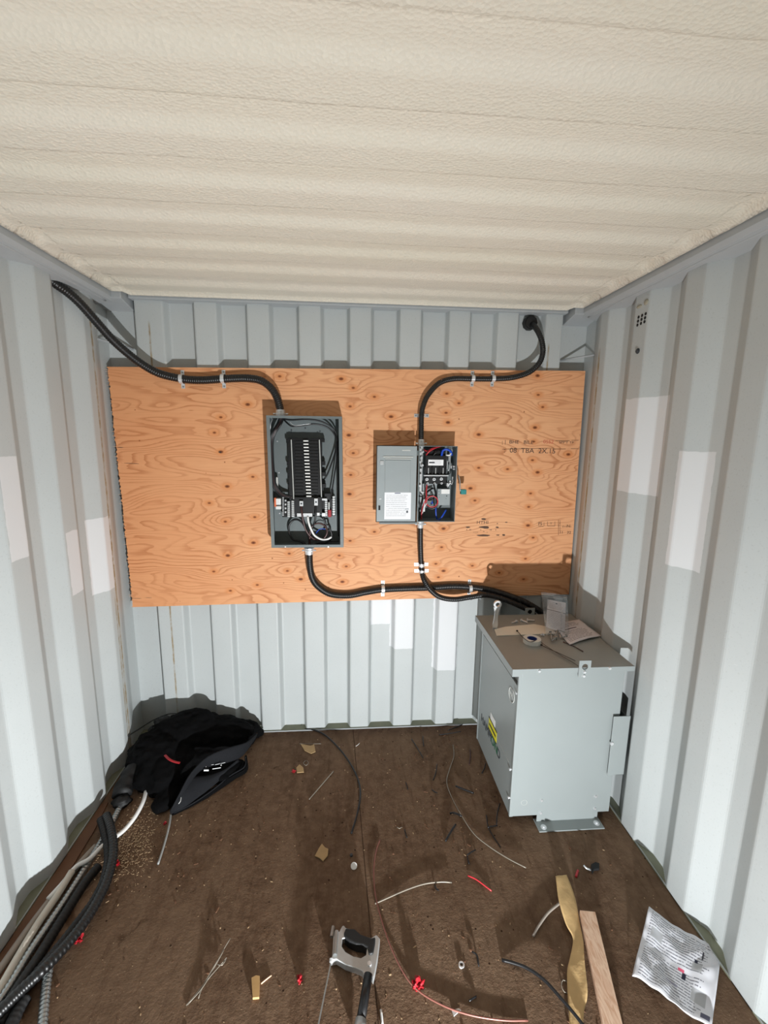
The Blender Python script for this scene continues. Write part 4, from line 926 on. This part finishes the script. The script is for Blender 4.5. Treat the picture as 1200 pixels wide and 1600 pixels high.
bm = BM(); tube(bm, [bpz(383, 1182, .055), bpz(382, 1198, .042), bpz(360, 1212, .03), bpz(330, 1236, .02), bpz(300, 1256, .014), bpz(272, 1270, .01)], .0035, 6); build('piping', bm, 'jacket_charcoal', jk, smooth=True)
zp = BM()
for (x0, y0, x1, y1, r) in ((318, 1196.5, 334, 1194.5, .0012), (336, 1195, 352, 1191.5, .0012), (318.5, 1203.5, 326, 1203.5, .0045), (332, 1201.5, 345, 1199.5, .002)): cyl(zp, bpz(x0, y0, .115), bpz(x1, y1, .11), r, 6)
for (x, y) in ((321.5, 1198), (345.5, 1195.5)): 
    c = bpz(x, y, .115); bmesh.ops.create_icosphere(zp, subdivisions=1, radius=.004, matrix=Matrix.Translation(c))
tag(build('zip_teeth', zp, 'steel_bright', jk), 'silver zip and lettering')
bm = BM(); tube(bm, [fl(258, 1180, .175), fl(264, 1186, .175), fl(272, 1190, .17), fl(281, 1192, .165)], .006, 6, flat=.5); tag(build('red_trim', bm, 'red_plastic', jk), 'red piping')
bm = BM(); tube(bm, [bpz(283, 1246, .085), bpz(282, 1252, .08), bpz(279, 1256, .075)], .0012, 5); build('loose_thread', bm, 'wire_white', jk)
# thin wire handle that rises behind the bag against the wall
bm = BM(); tube(bm, [fl(200, 1150, .15), wy(222, 1136, -.10), wy(240, 1125, -.08), wy(262, 1116, -.08), wy(280, 1115, -.10)], .003, 6); build('handle_loop', bm, 'black_rubber', jk, smooth=True)

# ------------------------------------------------------------------ wires on the floor
single('black_cable', [(476, 1139, .0), (492, 1141, .006), (510, 1150, .012), (532, 1172, .016), (549, 1196, .02), (560, 1220, .022), (563, 1243, .022), (558, 1272, .014), (549, 1302, .0)], .0042, 'wire_black', 'thick black cable offcut arching from the back wall to mid floor', 'cable')
single('black_wire', [(470, 1134, .006), (474, 1131, .01), (490, 1137, .012), (508, 1140, .004)], .0022, 'wire_black', 'thin black wire offcut at the foot of the back wall by the cable end', 'wire')
single('bare_wire', [(708, 1164, .002), (709, 1182, .004), (702, 1203, .008), (698, 1222, .010), (706, 1246, .010), (720, 1272, .010), (740, 1302, .008), (765, 1323, .010), (795, 1342, .014), (822, 1356, .018)], .0022, 'bare_wire', 'long snaking bare wire on the floor in front of the transformer', 'wire')
single('grey_wire', [(586, 1412, .0), (606, 1403, .004), (636, 1390, .008), (664, 1381, .012), (690, 1378, .014), (706, 1379, .016)], .0024, 'bare_wire', 'grey wire offcut curving right across the long copper wire', 'wire')
single('copper_wire', [(594, 1312, .003), (588, 1328, .006), (584, 1358, .008), (586, 1395, .010), (594, 1430, .012), (607, 1470, .012), (626, 1512, .010), (650, 1545, .008), (690, 1570, .010), (735, 1586, .008), (785, 1594, .004), (825, 1594.5, .002)], .0026, 'wire_copper', 'very long copper-pink wire curving from mid floor to the bottom edge', 'wire')
single('black_cable', [(784, 1500, .002), (800, 1504, .010), (824, 1513, .022), (850, 1531, .034), (874, 1557, .042), (898, 1585, .045), (925, 1620, .045)], .0048, 'wire_black', 'dark blue-black cable rising over the kraft paper strip at the bottom', 'cable')
single('red_wire', [(731, 1368, .006), (744, 1374, .008), (755, 1382, .006), (768, 1392, .002)], .0024, 'wire_red', 'short red wire offcut on the floor right of the grey wire', 'wire')
single('grey_tube', [(833, 1463, .002), (843, 1445, .004), (857, 1426, .004), (876, 1410, .004)], .0042, 'pvc_grey', 'short grey cable sheath leaning to the kraft paper strip', 'cable offcut')
single('grey_cable', [(267, 1272, .01), (264, 1292, .006), (256, 1322, .002), (247, 1350)], .0042, 'wire_grey', 'short grey cable poking out from under the black tool bag', 'cable')
single('silver_rod', [(483, 1249), (502, 1227, .003), (521, 1205, .006)], .0024, 'bare_wire', 'straight thin silver rod left of the arching black cable', 'rod')
st = thing('wire_strands', fl(325, 1525), 'splayed bundle of bare wire strands at the lower left floor', 'wire strands')
for pts in ([(291, 1571), (312, 1546, .003), (331, 1518, .005), (348, 1486, .01), (360, 1466, .014)], [(293, 1570), (318, 1541, .004), (338, 1506, .006), (350, 1484, .012)], [(316, 1542), (330, 1524, .006), (346, 1506, .003), (354, 1496, .01)], [(338, 1506, .004), (347, 1508, .008), (354, 1497, .004)], [(310, 1560, .002), (317, 1541, .003), (340, 1500, .010)]):
    bm = BM(); tube(bm, floor_path(pts, .0016), .0015, 6); build('strand', bm, 'bare_wire', st, smooth=True)
def chip(name, poly, mat, label, cat, h=.002, z=.001, group=None):
    bm = BM(); prism(bm, [fl(x, y, z) for x, y in poly], (0, 0, 1), h)
    return tag(build(name, bm, mat), label, cat, group)
# black offcuts
bo = [((643, 1155), (651, 1167), (661, 1184), 'longer black wire offcut near the back wall, left of the bare wire end'),
      ((683, 1194), (681, 1207), (677, 1219), 'black wire offcut lying upright in view just left of the snaking bare wire'),
      ((712, 1228), (724, 1233), (740, 1239), 'thick black offcut right of the snaking bare wire, beside its upper bend'),
      ((703, 1271), (710, 1270), (721, 1275), 'dark green-black offcut touching the snaking bare wire'),
      ((712, 1288), (704, 1300), (696, 1314), 'black offcut below the dark green one, left of the snaking bare wire'),
      ((760, 1274), (764, 1295), (782, 1324), 'long bent black offcut beside the transformer base, over the bare wire'),
      ((781, 1255), (777, 1272), (776, 1288), 'curved black offcut standing against the transformer base'),
      ((762, 1293), (768, 1291), (777, 1290), 'tiny black offcut at the lower end of the curved offcut'),
      ((759, 1192), (757, 1200), (753, 1208), 'black offcut touching the back part of the transformer base'),
      ((743, 1328), (737, 1331), (730, 1336), 'short black offcut, upper arm of the pair above the red wire'),
      ((730, 1338), (731, 1343), (733, 1350), 'short black offcut, lower arm of the pair above the red wire'),
      ((700, 1141), (713, 1136), (727, 1130), 'black offcut leaning on the back wall corner by the transformer'),
      ((686, 1148), (702, 1146), (720, 1143), 'black offcut on the floor below the one leaning at the back wall'),
      ((661, 1150), (661, 1158), (662, 1166), 'thin short dark offcut right of the longer one by the back wall'),
      ((634, 1223), (636, 1228), (637, 1233), 'tiny dark offcut alone in the middle of the back floor'),
      ((675, 1234), (679, 1237), (683, 1239), 'tiny black crumb of cable left of the thick black offcut'),
      ((632, 1296), (634, 1303), (636, 1309), 'tiny dark offcut right of the copper wire top end'),
      ((737, 1487), (745, 1492), (748, 1510), 'dark hooked offcut on the floor left of the blue-black cable end'),
      ((679, 1383), (682, 1389), (685, 1391), 'tiny dark offcut just below the grey wire right end'),
      ((733, 1564), (739, 1560), (744, 1557), 'small black knot of tape above the long copper wire')]
for k, (a, b, c, lb) in enumerate(bo):
    hh = (0, .004, .010) if k % 3 == 0 else (.006, .004, 0)
    r = .0042 if k in (2, 3, 4) else .0026
    bm = BM(); tube(bm, floor_path([(a[0], a[1], hh[0]), (b[0], b[1], hh[1]), (c[0], c[1], hh[2])], r), r, 7, .008)
    tag(build('wire_offcut', bm, 'wire_black', smooth=True), lb, 'wire offcut', 'black wire offcuts scattered on the floor')
single('red_offcut', [(734.5, 1171, .004), (735, 1182, .003), (733, 1195)], .0028, 'wire_brown', 'dark red wire offcut near the back left corner of the transformer', 'wire offcut')
single('red_offcut', [(900, 1370, .002), (901.5, 1365, .003), (903, 1360, .004)], .0045, 'wire_red', 'short red wire stub above the wooden strip', 'wire offcut')
def crumple(name, px, py, r, mat, label, cat, group=None, flat=.5, amp=.5, seed=1):
    c = fl(px, py); bm = BM(); bmesh.ops.create_icosphere(bm, subdivisions=3, radius=1)
    for v in bm.verts:
        n0 = v.co.copy(); k = 1+amp*fn(n0.x*1.8+seed, n0.y*1.8, n0.z*1.8)*1.6; v.co = c+Vector((n0.x*r*k, n0.y*r*k, max(0, (n0.z+.6)*r*flat*k)))
    return tag(build(name, bm, mat), label, cat, group)
crumple('red_scrap', 122, 1470, 0.0115, 'red_plastic', 'crumpled red plastic scrap beside the left conduit bundle', 'scrap', 'red scraps', .8, .7, 1)
crumple('red_scrap', 183, 1351, 0.0086, 'red_plastic', 'small red scrap partly hidden behind the arching black conduit', 'scrap', 'red scraps', .7, .7, 2)
crumple('red_scrap', 468, 1532, 0.0086, 'red_plastic', 'small bright red scrap left of the hacksaw', 'scrap', 'red scraps', .8, .7, 3)
crumple('red_scrap', 653, 1540, 0.0144, 'red_plastic', 'largest red plastic scrap under the long copper wire', 'scrap', 'red scraps', .7, .7, 4)
crumple('red_scrap', 459, 1206, 0.0072, 'red_plastic', 'small red scrap beside the tan leaf near the back wall', 'scrap', 'red scraps', .7, .7, 5)
crumple('red_scrap', 258, 1287, 0.0065, 'red_plastic', 'small red scrap beside the grey cable in front of the black bag', 'scrap', 'red scraps', .7, .7, 6)
chip('dry_leaf', [(492, 1338), (499, 1325), (503, 1319), (508, 1325), (513, 1327), (512, 1338), (505, 1346), (499, 1341)], 'leaf_tan', 'tan torn paper scrap alone on the left middle floor', 'scrap', .003, .004)
chip('dry_leaf', [(470, 1163), (485, 1166), (491, 1164), (493, 1175), (486, 1178), (476, 1173)], 'leaf_tan', 'tan torn paper scrap nearest the back wall', 'scrap', .003, .004)
chip('dry_leaf', [(463, 1200), (468, 1195), (474, 1200), (475, 1207), (464, 1208)], 'leaf_tan', 'tan torn paper scrap next to the red scrap near the back wall', 'scrap', .003, .004)
chip('wood_chip', [(393, 1531), (400, 1527), (406, 1528), (405, 1561), (395, 1562)], 'wood_chip', 'split piece of wood on the floor left of the hacksaw', 'wood chip', .008, .0)
single('wood_splinter', [(408, 1537), (415, 1531), (424, 1524)], .002, 'wood_strip', 'thin pale splinter leaning against the split wood piece', 'splinter')
c = fl(553, 1354); bm = BM(); cyl(bm, c+Vector((0, 0, .001)), c+Vector((0, -.006, .010)), .0125, 20); tag(build('metal_slug', bm, 'wire_white', bevel=.001), 'round silver knockout disc in the middle of the floor', 'metal disc')
c = fl(549, 1337); bm = BM(); cyl(bm, c, c+Vector((0, 0, .006)), .006, 8); tag(build('small_screw', bm, 'dark_ink'), 'small dark screw just above the silver disc', 'screw')
c = fl(721, 1509); bm = BM(); annulus(bm, c, .0055, .0095, .006, 14); tag(build('washer', bm, 'steel_bright'), 'small shiny washer left of the blue-black cable end', 'washer')
chip('steel_clip', [(706, 1580), (709, 1589), (720, 1579), (716, 1577)], 'steel_bright', 'small triangular steel clip under the long copper wire near the bottom', 'clip', .004)
single('staple', [(620, 1292), (624, 1294.5), (628, 1292)], .0016, 'bare_wire', 'tiny curved silver staple right of the copper wire top end', 'staple')
single('paper_sliver', [(556, 1166), (559, 1164), (562, 1161)], .0014, 'wire_white', 'tiny pale sliver near the arching black cable by the back wall', 'sliver')
single('pale_stick', [(468, 1162), (485, 1162.3), (502, 1162)], .0014, 'bare_wire', 'thin pale stick above the tan scrap nearest the back wall', 'stick')
single('pale_stick', [(595, 1578), (596.5, 1590), (598, 1606)], .0035, 'wire_white', 'white stick entering from the bottom edge right of the hacksaw', 'stick')
single('ring_clip', [(478, 1188), (474, 1192), (478, 1196), (482, 1192), (479, 1188)], .0014, 'bare_wire', 'small wire ring near the red scrap by the back wall', 'ring')
# metal clip with black tab right of the kraft strip
cl = thing('conduit_clip', fl(920, 1358), 'small shiny metal clip with a black tab on the floor above the wood strip', 'clip')
bm = BM(); tube(bm, [fl(912, 1352, .016), fl(917, 1357, .012), fl(923, 1359, .006)], .004, 8, flat=.5); build('clip_arm', bm, 'steel_bright', cl, smooth=True)
bm = BM(); prism(bm, [fl(x, y, .002) for x, y in ((923, 1354), (930, 1350), (936, 1352), (936, 1360), (928, 1361), (925, 1367))], (0, 0, 1), .010); build('clip_tab', bm, 'black_matte', cl)

# kraft paper strip, twisted
def ribbon(name, L, R, mat, label, cat, th=.0015, nz=.003):
    a = smooth_path([fl(*p) for p in L], .01); b = smooth_path([fl(*p) for p in R], .01)
    def smp(P, t_):
        f = t_*(len(P)-1); i = min(int(f), len(P)-2); return P[i].lerp(P[i+1], f-i)
    bm = BM(); grid(bm, lambda u, v: smp(a, u).lerp(smp(b, u), v)+Vector((0, 0, nz*fn(u*9, v*2, 3)+nz)), 60, 8)
    return tag(build(name, bm, mat, smooth=True, solid=th), label, cat)
ribbon('kraft_paper', [(868, 1370, .03), (873, 1408, .025), (884, 1445, .012), (895, 1468, .006), (890, 1500, .006), (886, 1520, .006), (887, 1560, .004), (889, 1590, .004), (890, 1625, .003)],
       [(885, 1368, .004), (898, 1402, .004), (905, 1440, .006), (911, 1470, .012), (913, 1500, .016), (918, 1553, .016), (913, 1578, .012), (911, 1600, .01), (908, 1630, .008)], 'kraft_paper', 'long twisted strip of tan kraft paper left of the wood strip', 'paper strip')
# wood strip
bm = BM(); A0, A1, A2, A3 = fl(906, 1422, .022), fl(930, 1424.5, .022), fl(985, 1650, .022), fl(953, 1650, .022)
prism(bm, [A0, A1, A2, A3], (0, 0, -1), .020)
def strip_mat():
    N = NT('pale_plywood_strip'); c = N.coord(); n = N.noise(N.scale(c, (30, 6, 30)), 3, 4, .6, 1.0)
    col = N.mix(N.ramp(n, .35, .65), lin((240, 208, 182)), lin((216, 172, 142))); return N.done(col, .7, 0, .25)
tag(build('wood_strip', bm, strip_mat(), bevel=.001), 'pale pinkish plywood strip lying right of the kraft paper', 'wood strip')
single('wire_loop', [(889, 1537, .002), (880, 1531, .008), (877, 1540, .008), (882, 1550, .004), (888, 1552, .002)], .0014, 'bare_wire', 'thin wire loop poking from under the kraft paper strip', 'wire')

# instruction sheet
ps = print_mat('instruction_print', (228, 229, 236), [(13, .06, .95, .50, .96), (12, .06, .92, .04, .46)],
               [(.10, .26, .62, .74, (178, 180, 184)), (.68, .80, .52, .62, (186, 188, 192)), (.72, .90, .18, .34, (182, 184, 188)), (.58, .63, .36, .44, (40, 42, 62)), (.70, .74, .62, .66, (46, 48, 70)), (.52, .60, .44, .475, (216, 92, 120)), (.86, .97, .04, .10, (96, 96, 116)), (.40, .55, .22, .25, (150, 150, 166)), (.78, .80, .70, .80, (70, 70, 80))], (78, 80, 94), .85)
a, b, c, d = fl(988, 1523, .012), fl(1112, 1606, .012), fl(1128, 1482, .02), fl(1014, 1417, .028)
a.z += 0; 
def pf(u, v):
    p = a.lerp(b, u).lerp(d.lerp(c, u), v); z = .007*math.sin(u*7+v*2)+.006*math.sin(v*9+u*3)+.004*fn(u*6, v*6, 0)*2
    return Vector((min(p.x, XR-.004 if p.y < -1.2 or True else 9), p.y, max(.003, p.z-.006+z)))
bm = BM(); grid(bm, pf, 40, 40)
tag(build('instruction_sheet', bm, ps, smooth=True, solid=.0006), 'crinkled white printed instruction sheet on the floor by the right wall', 'paper sheet')

# ------------------------------------------------------------------ hacksaw
hs = thing('hacksaw', fl(555, 1500), 'hacksaw with silver and black handle lying at the bottom centre of the floor', 'hacksaw')
def hp(x, y, z): return fl(460+x/5, 1380+y/5, z)
HZ = .030
outer = [(285, 600), (296, 560), (304, 420), (314, 372), (350, 378), (374, 332), (388, 330), (402, 350), (470, 358), (520, 402), (600, 428), (640, 402), (668, 430), (650, 580), (628, 700), (615, 748), (600, 718), (545, 716), (530, 684), (480, 662), (400, 636), (330, 592)]
hole = [(375, 432), (395, 426), (430, 452), (480, 476), (540, 486), (568, 502), (560, 560), (520, 584), (460, 570), (400, 536), (370, 492)]
bm = BM(); prism(bm, [hp(x, y, HZ) for x, y in outer], (0, 0, -1), .024, [[hp(x, y, HZ) for x, y in hole]]); build('handle_frame', bm, 'aluminium', hs, bevel=.002)
grip = [(402, 348), (470, 354), (520, 398), (600, 426), (634, 418), (630, 470), (616, 545), (582, 552), (572, 500), (540, 482), (480, 472), (430, 448), (396, 420), (384, 395)]
bm = BM(); prism(bm, [hp(x, y, HZ+.006) for x, y in grip], (0, 0, -1), .036); build('grip', bm, 'black_rubber', hs, bevel=.004)
bm = BM(); cyl(bm, hp(330, 375, .032), hp(318, 560, .032), .0065, 8); build('tension_rod', bm, 'galvanised', hs)
bm = BM(); cyl(bm, hp(304, 340, .028), hp(290, 420, .028), .006, 8); build('tension_knob', bm, 'galvanised', hs)
bm = BM(); c = hp(586, 630, HZ); cyl(bm, c, c+Vector((0, 0, .003)), .007, 14); build('pivot_screw', bm, 'steel_bright', hs)
bm = BM(); cyl(bm, hp(288, 590, .030), hp(286, 620, .028), .006, 8); build('blade_pin', bm, 'steel_bright', hs)
bm = BM(); cyl(bm, hp(578, 716, .026), hp(520, 1070, .024), .0135, 16); build('frame_tube', bm, 'black_plastic', hs, smooth=True)
bm = BM(); cyl(bm, hp(520, 1068, .024), hp(495, 1230, .022), .0165, 16); build('tube_end', bm, 'aluminium', hs, smooth=True)
p, q = hp(285, 610, .030), hp(175, 1150, .024); d = (q-p).normalized(); e = Vector((-d.y, d.x, 0))*.0012
bm = BM(); v = [bm.verts.new(x) for x in (p-e-Vector((0, 0, .012)), p+e-Vector((0, 0, .012)), q+e-Vector((0, 0, .012)), q-e-Vector((0, 0, .012)), p-e, p+e, q+e, q-e)]
for f in ((0, 1, 2, 3), (4, 7, 6, 5), (0, 4, 5, 1), (1, 5, 6, 2), (2, 6, 7, 3), (3, 7, 4, 0)): bm.faces.new([v[k] for k in f])
build('blade', bm, 'galvanised', hs)

for o in list(bpy.data.objects):
    if '_b' in o: del o['_b']
